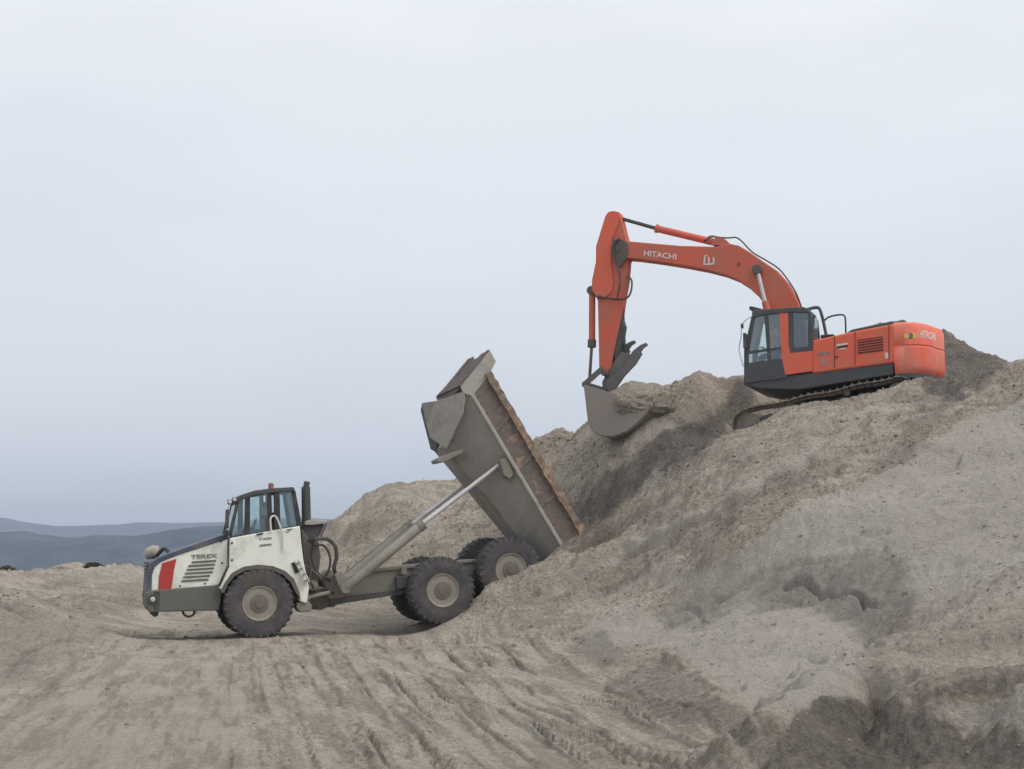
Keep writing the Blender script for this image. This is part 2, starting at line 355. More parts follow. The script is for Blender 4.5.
# ------------------------------------------------------------------ terrain: surveyed points (px, py, depth)
SURV = [
 # toe of the slope
 (470,628,33.8),(520,634,31.5),(560,640,29.5),(600,660,25.9),(640,682,21.4),(680,700,18.5),(740,740,14.4),(740,769,12.4),
 # right edge
 (1024,769,10.8),(1024,700,13.5),(1024,650,16),(1024,600,19),(1024,550,22),(1024,500,25),(1024,450,28),(1024,400,31),(1024,366,33.5),
 (900,769,11.6),(900,720,13.6),(900,650,17.5),(900,600,21),(900,550,24.5),(900,500,27.5),(900,450,30),(900,415,32.5),(935,388,34.0),
 (800,720,14.6),(800,680,18),(800,640,21.5),(800,600,24),(800,560,26.5),(800,500,29.5),(800,450,32.5),
 (700,690,19.8),(700,650,24),(700,600,28),(700,550,31),(700,500,33.5),(700,450,36),(690,415,38.5),(705,375,41.0),(740,377,41.5),(680,386,41.5),
 (620,640,28.5),(620,600,32),(620,560,34.5),(620,500,37.5),(620,450,39.5),(650,395,42),(600,415,43),
 (560,600,33),(560,562,34.4),(512,594,34.2),(483,593,34.7),(503,583,34.8),(528,570,34.9),(554,557,35.1),(560,500,41),(560,460,43.5),(560,433,45.5),(535,443,46.5),
 # excavator bench
 (722,434,37.3),(745,424,37.1),(762,421,36.7),(800,411,36.1),(850,401,35.4),(905,386,34.9),(940,378,34.6),
 # behind the truck
 (480,560,42),(450,550,43),(450,510,46.5),(450,478,49.5),(400,487,50),(385,488,50),(352,507,50),(330,524,50),(312,548,50),(290,566,50),
 (392,496,46),(350,525,46),(425,500,46),(410,600,41),(350,600,42),(350,560,45),(350,530,48),(310,605,41),(270,585,50),
 # left side
 (230,580,55),(140,575,60),(120,571,61),(95,573,62),(60,578,66),(20,581,72),(0,581,74),(180,579,58),
 (140,600,44),(100,598,47),(50,598,49),(0,590,52),(60,585,57),(0,601,33),(40,607,33),(75,628,33),(20,640,27.5),(0,665,24),(-60,600,33),(-60,660,24),
 # crest behind the excavator
 (850,345,45),(885,326,44.5),(914,321,44),(942,332,43.5),(965,346,42),(1000,369,39),(1060,360,36),(1100,362,35),
]
ctrl = [tuple(P(*s)) for s in SURV]
q0 = FT.world((0, 0, 0)); 
def tw(u, w_, z): q = FT.world((u, w_, 0)); ctrl.append((q.x, q.y, z))
for u in (-3, 0, 2.5):
    for w_ in (-.3, 1.3, 3): tw(u, w_, 0.0)
tw(4.8, .2, .22); tw(4.8, 2.5, .25); tw(6.9, .3, .86); tw(6.9, 2.4, .8); tw(8.6, 1.3, 1.5)
for x_, y_ in ((-4,5),(0,5),(3,6),(-8,10),(-3,10),(1,10),(-12,16),(-6,16),(-1,16),(1.5,14),(-10,22),(-5,22),(0,22),(-8,28),(-3,28),(0.2,27),(-14,8),(-18,16),(-11,28),(-9,31.5),(-4,31.5),(-1,31)):
    ctrl.append((x_, y_, 0.0))
for x_, y_, z_ in ((0,-10,0),(-20,-5,0),(20,-5,.5),(-35,15,.4),(-40,35,.6),(-45,60,.8),(12,4,1.6),(20,12,3.6),(26,20,6),(30,30,8),(30,40,9),(40,20,8),(60,40,8),(0,-40,0),(40,-40,1),(-60,-30,0),
                   (-20,90,-3),(-45,95,-3),(0,75,-4),(20,75,-4),(40,75,-3),(-14,66,.2),(-8,64,-.5),(-3,60,.5),(4,56,2.5),(12,54,4),(20,52,5),(30,52,5),(50,60,4),(60,10,6),(-80,50,0),(-25,78,-.2)):
    ctrl.append((x_, y_, z_))
for x_, y_, z_ in ((6.0,45.5,4.6),(7,50,3.8),(3.4,47,4.4),(5.2,43.5,6.3),(8.6,43.5,6.0),(9.3,47,5.6),(16.5,44,6.2),(15.5,48,5.2),(18,41,6.4),(12.5,49,6.0),(22,44,6.5),(7.3,42.8,6.2)):
    ctrl.append((x_, y_, z_))
# excavator bench (level ground under the tracks)
for u, w_, z_ in ((-2.2,1.5,5.5),(-2.2,3.2,5.7),(-.8,1.2,5.7),(0,1.5,6.0),(0,3.3,6.1),(2.5,1.5,6.25),(2.5,3.4,6.3),(4.2,1.5,6.3),(4.4,3.4,6.7)):
    q = FE.world((u, w_, 0)); ctrl.append((q.x, q.y, z_))
ctrl = np.array(ctrl)
def tps_fit(c, lam=.02):
    X = c[:, :2] / 30; n = len(X); d2 = ((X[:, None] - X[None]) ** 2).sum(-1) + 1e-12
    K = .5 * d2 * np.log(d2) + lam * .01 * np.eye(n); Pm = np.c_[np.ones(n), X]
    A = np.zeros((n + 3, n + 3)); A[:n, :n] = K; A[:n, n:] = Pm; A[n:, :n] = Pm.T
    return X, np.linalg.solve(A, np.r_[c[:, 2], np.zeros(3)])
TX, TW = tps_fit(ctrl)
def tps(x, y):
    shp = x.shape; x = x.ravel() / 30; y = y.ravel() / 30; r = TW[-3] + TW[-2] * x + TW[-1] * y
    for i in range(len(TX)):
        d2 = (x - TX[i, 0]) ** 2 + (y - TX[i, 1]) ** 2 + 1e-12
        r += TW[i] * .5 * d2 * np.log(d2)
    return r.reshape(shp)
def pdist(x, y, poly):
    """distance to a polyline, and the arclength parameter"""
    best = np.full(x.shape, 1e9); sarc = np.zeros(x.shape); acc = 0
    for (ax, ay), (bx, by) in zip(poly[:-1], poly[1:]):
        dx, dy = bx - ax, by - ay; l2 = dx * dx + dy * dy; t = np.clip(((x - ax) * dx + (y - ay) * dy) / l2, 0, 1)
        d = np.hypot(x - ax - t * dx, y - ay - t * dy); m_ = d < best
        best = np.where(m_, d, best); sarc = np.where(m_, acc + t * math.sqrt(l2), sarc); acc += math.sqrt(l2)
    return best, sarc, acc
def gpoly(pts): return [tuple(P(*p)[:2]) for p in pts]
# low banks and cuts: (polyline of surveyed pixels with depth, height, half width, asym)
BANKS = [
 ([(592,668,25),(640,655,25),(690,680,20.5),(735,715,16.5)], .26, .75),
 ([(770,775,11.7),(800,738,13),(840,705,14.2),(880,704,14.0),(925,722,13.2),(966,740,12.4),(1030,757,11.5)], .62, .55),
 ([(900,668,16.9),(960,658,16.8),(1040,640,16.5)], .16, .45),
 ([(575,612,31.5),(640,596,30.5),(700,570,30.2)], .18, .9),
 ([(700,560,30.5),(780,540,28.2),(860,520,27)], .26, .8),
 ([(380,640,33),(440,632,33.2),(520,612,32.8)], .10, .5),
 ([(0,600,33),(40,607,33),(75,628,33)], .12, 1.5),
 ([(60,570,66),(90,567,63),(120,567,62),(150,571,60)], .22, 1.6),
 ([(0,592,52),(50,586,55),(110,590,52)], .25, 1.2),
 ([(130,606,42),(60,612,38),(0,622,34)], .16, 1.0),
 ([(600,402,43),(640,392,42.5),(700,376,41.5),(735,377,41.5)], .12, .8),
 ([(378,490,50),(398,486,50)], .12, .8),
 
]
CUTS = [
 ([(750,392,40),(700,425,38.5),(650,470,37.5),(600,525,36.6)], .45, 1.3),          # damp cut below the bucket
 ([(890,600,21.2),(850,640,19.6),(790,650,20.6)], .28, .9),
 ([(700,590,28.4),(760,575,27.2),(830,590,23.8),(880,600,21.8)], .30, .9),
 ([(940,395,33.8),(850,450,32.5),(760,510,31.5),(660,570,31),(600,600,31.5)], .22, .7),
 ([(600,640,28.2),(660,650,25),(720,690,18.8),(760,720,15.5)], .14, .6),
]
# tyre tracks on the flat: direction about 11 degrees left of the view axis, a little curved
def track_line(t0, bend, y0=5.5, y1=33, k=14):
    pts = []
    for i in range(k):
        y = y0 + (y1 - y0) * i / (k - 1); x = t0 - (y - 12.4) * math.tan(R(11)) + bend * ((y - 12.4) / 20) ** 2 * (1 if y > 12.4 else -1)
        pts.append((x, y))
    return pts
TRACKS = []
for t0, bend, dep, wd in ((-2.25,0,.035,.24),(-.72,.15,.06,.26),(-.35,.5,.03,.2),(.25,.2,.045,.25),(.62,.45,.05,.24),(1.15,.5,.055,.26),(1.5,.9,.03,.25),(1.95,1.1,.06,.27),(2.5,1.3,.05,.25),(-3.1,-.4,.02,.25),(-5.0,.2,.03,.25),(-1.4,-.2,.03,.25),(-6.6,.6,.02,.25),(-.05,1.6,.04,.24),(.85,2.0,.04,.24)):
    TRACKS.append((track_line(t0, bend), dep, wd))
TRACKS.append(([(-14,22),(-9,25.5),(-4,28.6),(1,30)], .03, .26)); TRACKS.append(([(-16,28),(-9,31),(-3,32.2),(0,32.6)], .03, .26))
TRACKS.append(([(-9,12),(-5.5,17),(-3.4,23),(-2.6,31)], .03, .25)); TRACKS.append(([(-11,13),(-7.4,18),(-5.2,24),(-4.6,32)], .03, .25))

def height(x, y, full=True):
    z = tps(x, y); r = np.hypot(x, y)
    for pl, h, wd in BANKS:
        g = gpoly(pl); wx = x + .35 * fbm(x * .7, y * .7, 3, .5, 3); wy = y + .35 * fbm(x * .7, y * .7, 3, .5, 40)
        d, s_, tot = pdist(wx, wy, g); z = z + h * np.exp(-(d / wd) ** 2)
    for pl, h, wd in CUTS:
        g = gpoly(pl); wx = x + .4 * fbm(x * .6, y * .6, 3, .5, 13); wy = y + .4 * fbm(x * .6, y * .6, 3, .5, 61)
        d, s_, tot = pdist(wx, wy, g); z = z - h * np.exp(-(d / wd) ** 2)
    return z
def project(x, y, z):
    """survey projection: ground point -> photograph position"""
    dz = z - CAMZ; dep = np.maximum(y * cT + dz * sT, .5); return CX + F * x / dep, CY - F * (dz * cT - y * sT) / dep
CRACKS = [([(735,590),(750,581),(762,577)],.10,2.2),([(785,590),(805,585),(820,591),(849,590),(865,598),(880,600),(892,592),(902,586)],.16,2.6),([(812,661),(828,660),(843,648),(858,646),(871,638)],.20,3.2),([(862,540),(876,537),(888,535)],.10,2),
 ([(745,613),(755,606),(775,600),(800,602)],.08,2),([(775,575),(800,567),(830,566),(860,560),(885,551)],.10,2.4),([(714,592),(722,595),(730,590)],.08,2),([(660,608),(680,600),(700,604)],.08,2),([(664,618),(684,612),(704,616)],.08,2),([(760,694),(785,684),(800,668)],.06,2),
 ([(720,700),(738,690),(745,682)],.10,2.6),([(862,512),(885,508)],.07,1.8),([(846,497),(860,500),(880,492)],.07,1.8),([(812,492),(838,484),(862,468),(880,463)],.12,2.4),([(790,512),(815,500),(830,490)],.12,2.2),([(920,470),(950,462),(960,452)],.07,1.8),([(930,452),(945,449),(955,451)],.07,1.8),
 ([(915,420),(935,412),(965,402)],.12,2.2),([(985,452),(1010,448)],.06,1.8),([(958,512),(980,508),(1000,502)],.08,2),([(604,688),(625,700),(650,722)],.08,2.4),([(560,580),(600,566),(640,549),(700,522),(760,494)],.10,3),([(650,560),(700,540),(760,510),(800,490)],.06,3)]
LEDGES = [([(540,588),(600,558),(640,543),(700,514),(735,498),(790,470),(850,440)],.20,4),([(560,560),(620,522),(680,490),(740,455),(800,425)],.12,6),([(700,545),(760,505),(830,470),(880,430)],.12,6),([(480,622),(540,604),(600,590),(650,570)],.12,4),([(668,662),(700,682),(757,720)],.16,4),([(870,430),(905,395),(930,385)],.10,5)]
def px_relief(x, y, z):
    px, py = project(x, y, z); g = np.zeros_like(x); m = (y > 6) & (px > 500) & (px < 1100) & (py > 360) & (py < 800)
    X, Y = x[m], y[m]; kk = np.clip(24 / np.hypot(X, Y), .8, 2.2); a = px[m] + 3.5 * kk * fbm(X * 1.3, Y * 1.3, 3, .5, 5); b = py[m] + 3 * kk * fbm(X * 1.3, Y * 1.3, 3, .5, 45); r_ = np.zeros_like(X)
    for pl, h, wd in CRACKS: d, q, t = pdist(a, b, pl); r_ -= 1.7 * h * np.exp(-(d / (wd * 1.0)) ** 2) * (.55 + .6 * np.abs(perlin(X * 2, Y * 2)))
    for pl, h, wd in LEDGES: d, q, t = pdist(a, b, pl); r_ += h * np.exp(-(d / wd) ** 2)
    rr_ = np.hypot(X, Y); g[m] = r_ * (.22 + .78 * sst(14, 24, rr_)); return g
def masks(x, y, z):
    """slope zone, pale sand zone, wet sand and painted shade zone, packed road zone: all fixed to the place"""
    toe = gpoly([(470,628,33.8),(520,634,31.5),(560,640,29.5),(600,660,25.9),(640,682,21.4),(680,700,18.5),(735,735,14.6),(745,769,12.4),(760,900,7)])
    # signed side of the toe line: to the right is hill
    ty = np.array([p[1] for p in toe])[::-1]; txx = np.array([p[0] for p in toe])[::-1]
    hill = sst(-.6, 1.0, x - np.interp(y, ty, txx)); hill = np.where(y > 34, sst(.35, 1.2, z), hill)
    hill = np.maximum(hill, sst(.3, .9, z) * (y > 30))
    # outlines surveyed in the photograph, transferred to the ground itself
    px, py = project(x, y, z); ok = (y > 5)
    wx = px + 7 * fbm(x * .9, y * .9, 4, .6, 71) + 2.5 * perlin(x * 6, y * 6); wy = py + 6 * fbm(x * .9, y * .9, 4, .6, 133) + 2 * perlin(x * 6 + 50, y * 6)
    def zone(poly, soft=3.0):
        d, _, _ = pdist(wx, wy, poly + [poly[0]]); ins = np.zeros(x.shape, bool)
        for (ax, ay), (bx, by) in zip(poly, poly[1:] + [poly[0]]):
            if ay != by: ins ^= ((ay > wy) != (by > wy)) & (wx < (bx - ax) * (wy - ay) / (by - ay) + ax)
        return sst(-soft, soft, np.where(ins, d, -d)) * ok
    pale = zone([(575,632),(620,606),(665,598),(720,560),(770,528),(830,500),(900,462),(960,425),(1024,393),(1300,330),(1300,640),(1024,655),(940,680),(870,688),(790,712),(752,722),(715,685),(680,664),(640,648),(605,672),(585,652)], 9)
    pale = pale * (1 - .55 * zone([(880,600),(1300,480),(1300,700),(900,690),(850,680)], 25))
    damp_shade = np.zeros_like(x)  # wet and brown sand, plus some shade painted as colour
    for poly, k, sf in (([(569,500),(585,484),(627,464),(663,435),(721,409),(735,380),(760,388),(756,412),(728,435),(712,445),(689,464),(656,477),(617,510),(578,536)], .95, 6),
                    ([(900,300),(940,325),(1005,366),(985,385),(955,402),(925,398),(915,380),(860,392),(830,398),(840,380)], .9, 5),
                    ([(739,603),(768,580),(807,568),(849,560),(894,548),(911,575),(920,594),(903,627),(879,645),(850,625),(831,618),(807,606),(760,612)], .5, 9),  # scarps: moist sand, with shade of the steep faces painted in
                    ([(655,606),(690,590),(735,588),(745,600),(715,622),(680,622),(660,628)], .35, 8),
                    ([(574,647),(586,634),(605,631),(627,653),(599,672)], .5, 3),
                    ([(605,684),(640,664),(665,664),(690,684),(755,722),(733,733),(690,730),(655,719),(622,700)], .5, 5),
                    ([(740,800),(762,752),(791,717),(827,694),(863,690),(894,696),(925,711),(966,729),(1030,745),(1100,750),(1100,800)], .78, 2),  # shaded steep face of the near mound, painted dark
                    ([(925,695),(971,679),(1024,662),(1100,640),(1100,662),(1024,683),(992,690),(956,702)], .55, 3),  # shadow along the right-edge ridge, painted as a dark band
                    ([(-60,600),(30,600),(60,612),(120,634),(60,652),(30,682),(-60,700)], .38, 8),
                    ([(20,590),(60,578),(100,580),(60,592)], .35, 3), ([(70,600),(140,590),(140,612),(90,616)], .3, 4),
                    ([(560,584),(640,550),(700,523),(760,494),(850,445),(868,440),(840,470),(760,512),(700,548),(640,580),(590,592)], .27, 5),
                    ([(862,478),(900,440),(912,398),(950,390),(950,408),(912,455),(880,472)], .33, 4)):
        damp_shade = np.maximum(damp_shade, k * zone(poly, sf))
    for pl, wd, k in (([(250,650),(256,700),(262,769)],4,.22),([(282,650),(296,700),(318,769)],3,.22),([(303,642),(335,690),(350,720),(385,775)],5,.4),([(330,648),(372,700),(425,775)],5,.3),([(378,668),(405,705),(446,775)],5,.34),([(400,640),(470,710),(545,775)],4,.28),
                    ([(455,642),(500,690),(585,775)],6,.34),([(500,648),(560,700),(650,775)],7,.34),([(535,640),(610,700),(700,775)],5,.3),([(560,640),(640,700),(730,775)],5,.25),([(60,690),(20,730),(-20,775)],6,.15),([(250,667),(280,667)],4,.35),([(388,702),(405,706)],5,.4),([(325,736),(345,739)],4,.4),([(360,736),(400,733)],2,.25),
                    ([(140,636),(220,632)],2.5,.4)):  # ground shadow under the truck nose, painted as a dark stroke
        d, sa, _ = pdist(wx * .6 + px * .4, wy, pl); damp_shade = np.maximum(damp_shade, 1.7 * k * np.exp(-(d / (wd * .62)) ** 2) * ok * np.clip(.8 + .9 * perlin(sa * .05 + wd, sa * 0 + k * 40), 0, 1.2))
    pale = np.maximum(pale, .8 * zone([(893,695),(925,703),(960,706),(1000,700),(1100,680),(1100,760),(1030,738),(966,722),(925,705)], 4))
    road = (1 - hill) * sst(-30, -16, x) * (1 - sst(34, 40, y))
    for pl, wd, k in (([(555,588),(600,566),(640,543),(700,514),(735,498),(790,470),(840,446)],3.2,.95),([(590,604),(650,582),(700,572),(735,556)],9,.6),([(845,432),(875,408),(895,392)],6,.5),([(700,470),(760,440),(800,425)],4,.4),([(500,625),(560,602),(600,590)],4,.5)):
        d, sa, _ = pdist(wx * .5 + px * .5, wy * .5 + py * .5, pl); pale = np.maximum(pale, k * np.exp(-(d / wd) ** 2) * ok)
    rp = .75 * zone([(55,682),(140,652),(245,648),(262,775),(-60,775),(-40,735)], 10); rp = np.maximum(rp, .6 * zone([(470,700),(520,712),(600,775),(520,775)], 8)); rp = np.maximum(rp, .6 * zone([(0,596),(70,592),(100,584),(60,600),(0,603)], 3)); rp = np.maximum(rp, .55 * zone([(0,578),(45,576),(60,582),(20,590),(0,590)], 3))
    return hill, np.maximum(pale * hill, rp), damp_shade, road
def detail(x, y, z, hill, road, damp_shade, pale_):
    r = np.hypot(x, y)
    amp = .25 + .75 * hill
    far = sst(38, 46, y)
    d = .16 * fbm(x * .42, y * .42, 4, .5, 5) * (hill + .25 * far)
    # slumps and scarps: terraced ridged noise
    rd = ridged(x * .55 + .5 * fbm(x * .3, y * .3, 2, .5, 9), y * .9, 4, 21)
    nf = .15 + .85 * sst(11, 25, r); calm = 1 - .6 * pale_
    d += .16 * (rd - .5) * hill * nf * calm
    al = x * .95 - y * .32; ac = x * .32 + y * .95
    st = fbm(al * .20, ac * 1.5, 5, .55, 77); d += .12 * st * hill * nf * calm                    # chutes
    fis = fbm(al * .9, ac * 3.2, 4, .6, 201); d += -.05 * sst(.25, .55, fis) * hill * sst(-.1, .3, perlin(x * .35, y * .35))   # small fissures
    lump = fbm(x * 2.3, y * 2.3, 4, .55, 31); d += .05 * lump * amp * (1 - .4 * pale_)
    d += px_relief(x, y, z)
    d += .032 * fbm(x * 6, y * 6, 3, .65, 91) * amp * (1 - .5 * pale_)
    d += .03 * fbm(x * .8, y * .5, 3, .5, 8) * (1 - hill)
    d += .10 * np.maximum(0, fbm(x * 1.6, y * 1.6, 3, .6, 15)) * sst(36, 44, y) + .12 * fbm(x * .16, y * .16, 3, .5, 19) * sst(42, 55, y) * (x < -4)
    # tyre tracks
    near = (road > .05) & (r < 40)
    xs, ys = x[near], y[near]; acc = np.zeros_like(xs)
    for pl, dep, wd in TRACKS:
        wob = .10 * perlin(xs * .12 + dep * 100, ys * .12)
        dd, s_, tot = pdist(xs + wob + .03 * perlin(xs * 3, ys * 1.2), ys, pl)
        fade = .55 + .6 * perlin(s_ * .25 + dep * 77 + wd, s_ * 0 + wd * 9)
        base = -dep * .45 * (1 - sst(wd * .9, wd * 1.05, dd)) - dep * 1.0 * np.exp(-((dd - wd) / .03) ** 2); rim = dep * .6 * np.exp(-((dd - wd * 1.25) / .06) ** 2)
        lugf = sst(0, .25, perlin(s_ * .18 + wd * 31, s_ * 0 + dep * 50)); lug = dep * 1.5 * lugf * sst(-.2, .3, np.sin(s_ * 2 * PI / .30 + dd * 7)) * (dd < wd * .85)
        acc += 1.3 * (base + rim + lug) * np.clip(fade, .15, 1)
    d[near] += acc * np.clip(road[near], 0, 1)
    # keep the bench and the wheels' ground calm
    return d

def wheel_press(x, y, z):
    """ground shaped to what stands on it: sand heaped to the hubs of the rear bogie, tracks bedded in"""
    return z

ta = np.concatenate([np.linspace(-180, -30, 40, endpoint=False), np.linspace(-30, -22, 24, endpoint=False), np.linspace(-22, 23, 960, endpoint=False), np.linspace(23, 40, 50, endpoint=False), np.linspace(40, 180, 36, endpoint=False)])
ra = np.concatenate([np.linspace(.4, 7.5, 16, endpoint=False), np.geomspace(7.5, 24, 400, endpoint=False), np.linspace(24, 46, 330, endpoint=False), np.geomspace(46, 75, 90, endpoint=False), np.geomspace(75, 220, 30)])
T, Rr = np.meshgrid(np.radians(ta), ra); GX = np.sin(T) * Rr; GY = np.cos(T) * Rr
GZ = height(GX, GY)
hill, pale, damp_shade, road = masks(GX, GY, GZ)
GZ = GZ + detail(GX, GY, GZ, hill, road, damp_shade, pale)
fade = sst(85, 130, Rr); GZ = GZ * (1 - fade) + fade * (-30 - (Rr - 130) * .12)
nr, ncol = GX.shape
co = np.stack([GX, GY, GZ], -1).reshape(-1, 3)
co = np.vstack([co, [[0, 0, float(GZ[0].mean())]]])
ii = np.arange(nr - 1)[:, None] * ncol + np.arange(ncol)[None]; jj = np.arange(nr - 1)[:, None] * ncol + (np.arange(ncol)[None] + 1) % ncol
quads = np.stack([ii, ii + ncol, jj + ncol, jj], -1).reshape(-1, 4)[:, ::-1]
ctr = len(co) - 1; tris = np.array([(ctr, (k + 1) % ncol, k) for k in range(ncol)])[:, ::-1]
me = bpy.data.meshes.new('ground'); me.vertices.add(len(co)); me.vertices.foreach_set('co', co.ravel())
nl = quads.size + tris.size; me.loops.add(nl); me.loops.foreach_set('vertex_index', np.concatenate([quads.ravel(), tris.ravel()]))
me.polygons.add(len(quads) + len(tris)); me.polygons.foreach_set('loop_start', np.concatenate([np.arange(len(quads)) * 4, quads.size + np.arange(len(tris)) * 3]))
me.update(calc_edges=True); me.validate()
me.polygons.foreach_set('use_smooth', np.ones(len(me.polygons), bool))
ca = me.color_attributes.new('zones', 'FLOAT_COLOR', 'POINT')
zc = np.stack([pale, damp_shade, road, np.ones_like(pale)], -1).reshape(-1, 4); zc = np.vstack([zc, [[0, 0, 1, 1]]])
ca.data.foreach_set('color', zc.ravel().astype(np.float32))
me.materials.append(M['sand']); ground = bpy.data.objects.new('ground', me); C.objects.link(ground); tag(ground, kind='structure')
lth = np.radians(ta)
def gz(x, y):
    """height of the finished ground at a point (bilinear on the sheet)"""
    r_ = math.hypot(x, y); t_ = math.atan2(x, y)
    i = int(np.searchsorted(ra, r_)) - 1; i = max(0, min(i, nr - 2)); j = int(np.searchsorted(lth, t_)) - 1; j = max(0, min(j, ncol - 2))
    fr = (r_ - ra[i]) / (ra[i + 1] - ra[i]); ft = (t_ - lth[j]) / (lth[j + 1] - lth[j])
    return float((GZ[i, j] * (1 - fr) + GZ[i + 1, j] * fr) * (1 - ft) + (GZ[i, j + 1] * (1 - fr) + GZ[i + 1, j + 1] * fr) * ft)

# ------------------------------------------------------------------ valley floor and wooded hills
def sheet(name, D0, D1, topline, base, mat, X0, X1, nx=220, ny=26, amp=4, seed=0):
    xs = np.linspace(X0, X1, nx); px = CX + xs / D1 * F
    tx = [p[0] for p in topline]; tz = [P(p[0], p[1], D1).z for p in topline]
    top = np.interp(px, tx, tz); t = np.linspace(0, 1, ny)[:, None]
    X = np.repeat(xs[None], ny, 0); Y = D0 + (D1 - D0) * t + X * 0
    prof = np.sin(t * PI / 2) ** 1.1
    Z = base + (top - base)[None] * prof + amp * fbm(X / (D1 * .045), Y / (D1 * .045), 4, .5, seed) * prof * (1 - .75 * (t ** 4))
    # back slope
    Yb = D1 + (D1 - D0) * .6 * np.linspace(.1, 1, 6)[:, None] + xs[None] * 0; Zb = base + (top - base)[None] * (1 - np.linspace(.1, 1, 6)[:, None] ** 1.3)
    X = np.vstack([X, np.repeat(xs[None], 6, 0)]); Y = np.vstack([Y, Yb]); Z = np.vstack([Z, Zb]); ny += 6
    v = np.stack([X, Y, Z], -1).reshape(-1, 3)
    f = [(j * nx + i, j * nx + i + 1, (j + 1) * nx + i + 1, (j + 1) * nx + i) for j in range(ny - 1) for i in range(nx - 1)]
    m_ = bpy.data.meshes.new(name); m_.from_pydata(v.tolist(), [], f); m_.polygons.foreach_set('use_smooth', [True] * len(f)); m_.materials.append(mat)
    o = bpy.data.objects.new(name, m_); C.objects.link(o); tag(o, kind='structure'); return o
sheet('hills', 900, 1500, [(-900,530),(-300,522),(0,532),(30,535),(70,538),(150,536),(187,530),(223,527),(300,522),(345,520),(420,530),(600,524),(900,540),(1900,530)], -70, M['forest'], -1800, 2200, amp=9, seed=4)
sheet('distant_hills', 2300, 3000, [(-900,520),(-200,510),(0,516),(30,522),(66,527),(131,525),(145,522),(178,523),(223,523),(300,517),(330,519),(350,521),(600,515),(1000,525),(1900,515)], -70, M['forest'], -3600, 4400, amp=6, seed=9)
mb = MB(); n_ = 72
rin, rout = 205, 4200
for k in range(n_):
    pass
vsx = [(math.sin(2*PI*k/n_)*rr_, math.cos(2*PI*k/n_)*rr_, -42 if rr_ < 300 else -60) for rr_ in (170, 420, 4200) for k in range(n_)]
mb.add(vsx, [(r_*n_+k, r_*n_+(k+1)%n_, (r_+1)*n_+(k+1)%n_, (r_+1)*n_+k) for r_ in (0,1) for k in range(n_)])
valley = mb.build('valley', M['forest']); tag(valley, kind='structure')

# ------------------------------------------------------------------ loose clods on the ground
def clods():
    ico = bmesh.new(); bmesh.ops.create_icosphere(ico, subdivisions=1, radius=1); iv = np.array([v.co[:] for v in ico.verts]); ifc = [[v.index for v in f.verts] for f in ico.faces]; ico.free()
    V = []; Fs = []; k = 0; n0 = 0
    while n0 < 900:
        t_ = R(random.uniform(-21, 22)); r_ = random.uniform(9, 46) if random.random() < .8 else random.uniform(9, 25)
        x, y = math.sin(t_) * r_, math.cos(t_) * r_
        cl = float(perlin(np.array([x * .5]), np.array([y * .5]))[0])
        i = min(max(int(np.searchsorted(ra, r_)) - 1, 0), nr - 1); j = int(np.searchsorted(lth, t_)) % ncol
        if random.random() > (.12 + .55 * hill[i, j]) * (1 + 2.2 * cl): continue
        n0 += 1
        s_ = random.uniform(.010, .020) * (1 if random.random() < .9 else random.uniform(1.3, 2.6)) * (.45 + r_ / 40)
        q = iv * (1 + .5 * (rng.rand(len(iv), 1) - .5)) * np.array([s_ * random.uniform(.8, 1.4), s_ * random.uniform(.8, 1.3), s_ * random.uniform(.5, .9)])
        a = random.uniform(0, 6.28); ca_, sa_ = math.cos(a), math.sin(a)
        q = np.c_[q[:, 0] * ca_ - q[:, 1] * sa_, q[:, 0] * sa_ + q[:, 1] * ca_, q[:, 2]] + [x, y, gz(x, y) + s_ * .15]
        V += q.tolist(); Fs += [[a_ + k for a_ in f] for f in ifc]; k += len(iv)
    m_ = bpy.data.meshes.new('clods'); m_.from_pydata(V, [], Fs); m_.materials.append(M['rock'])
    o = bpy.data.objects.new('loose_clods', m_); C.objects.link(o); tag(o, 'small loose clods and stones scattered over the sandy ground', 'clods', kind='stuff')
clods()

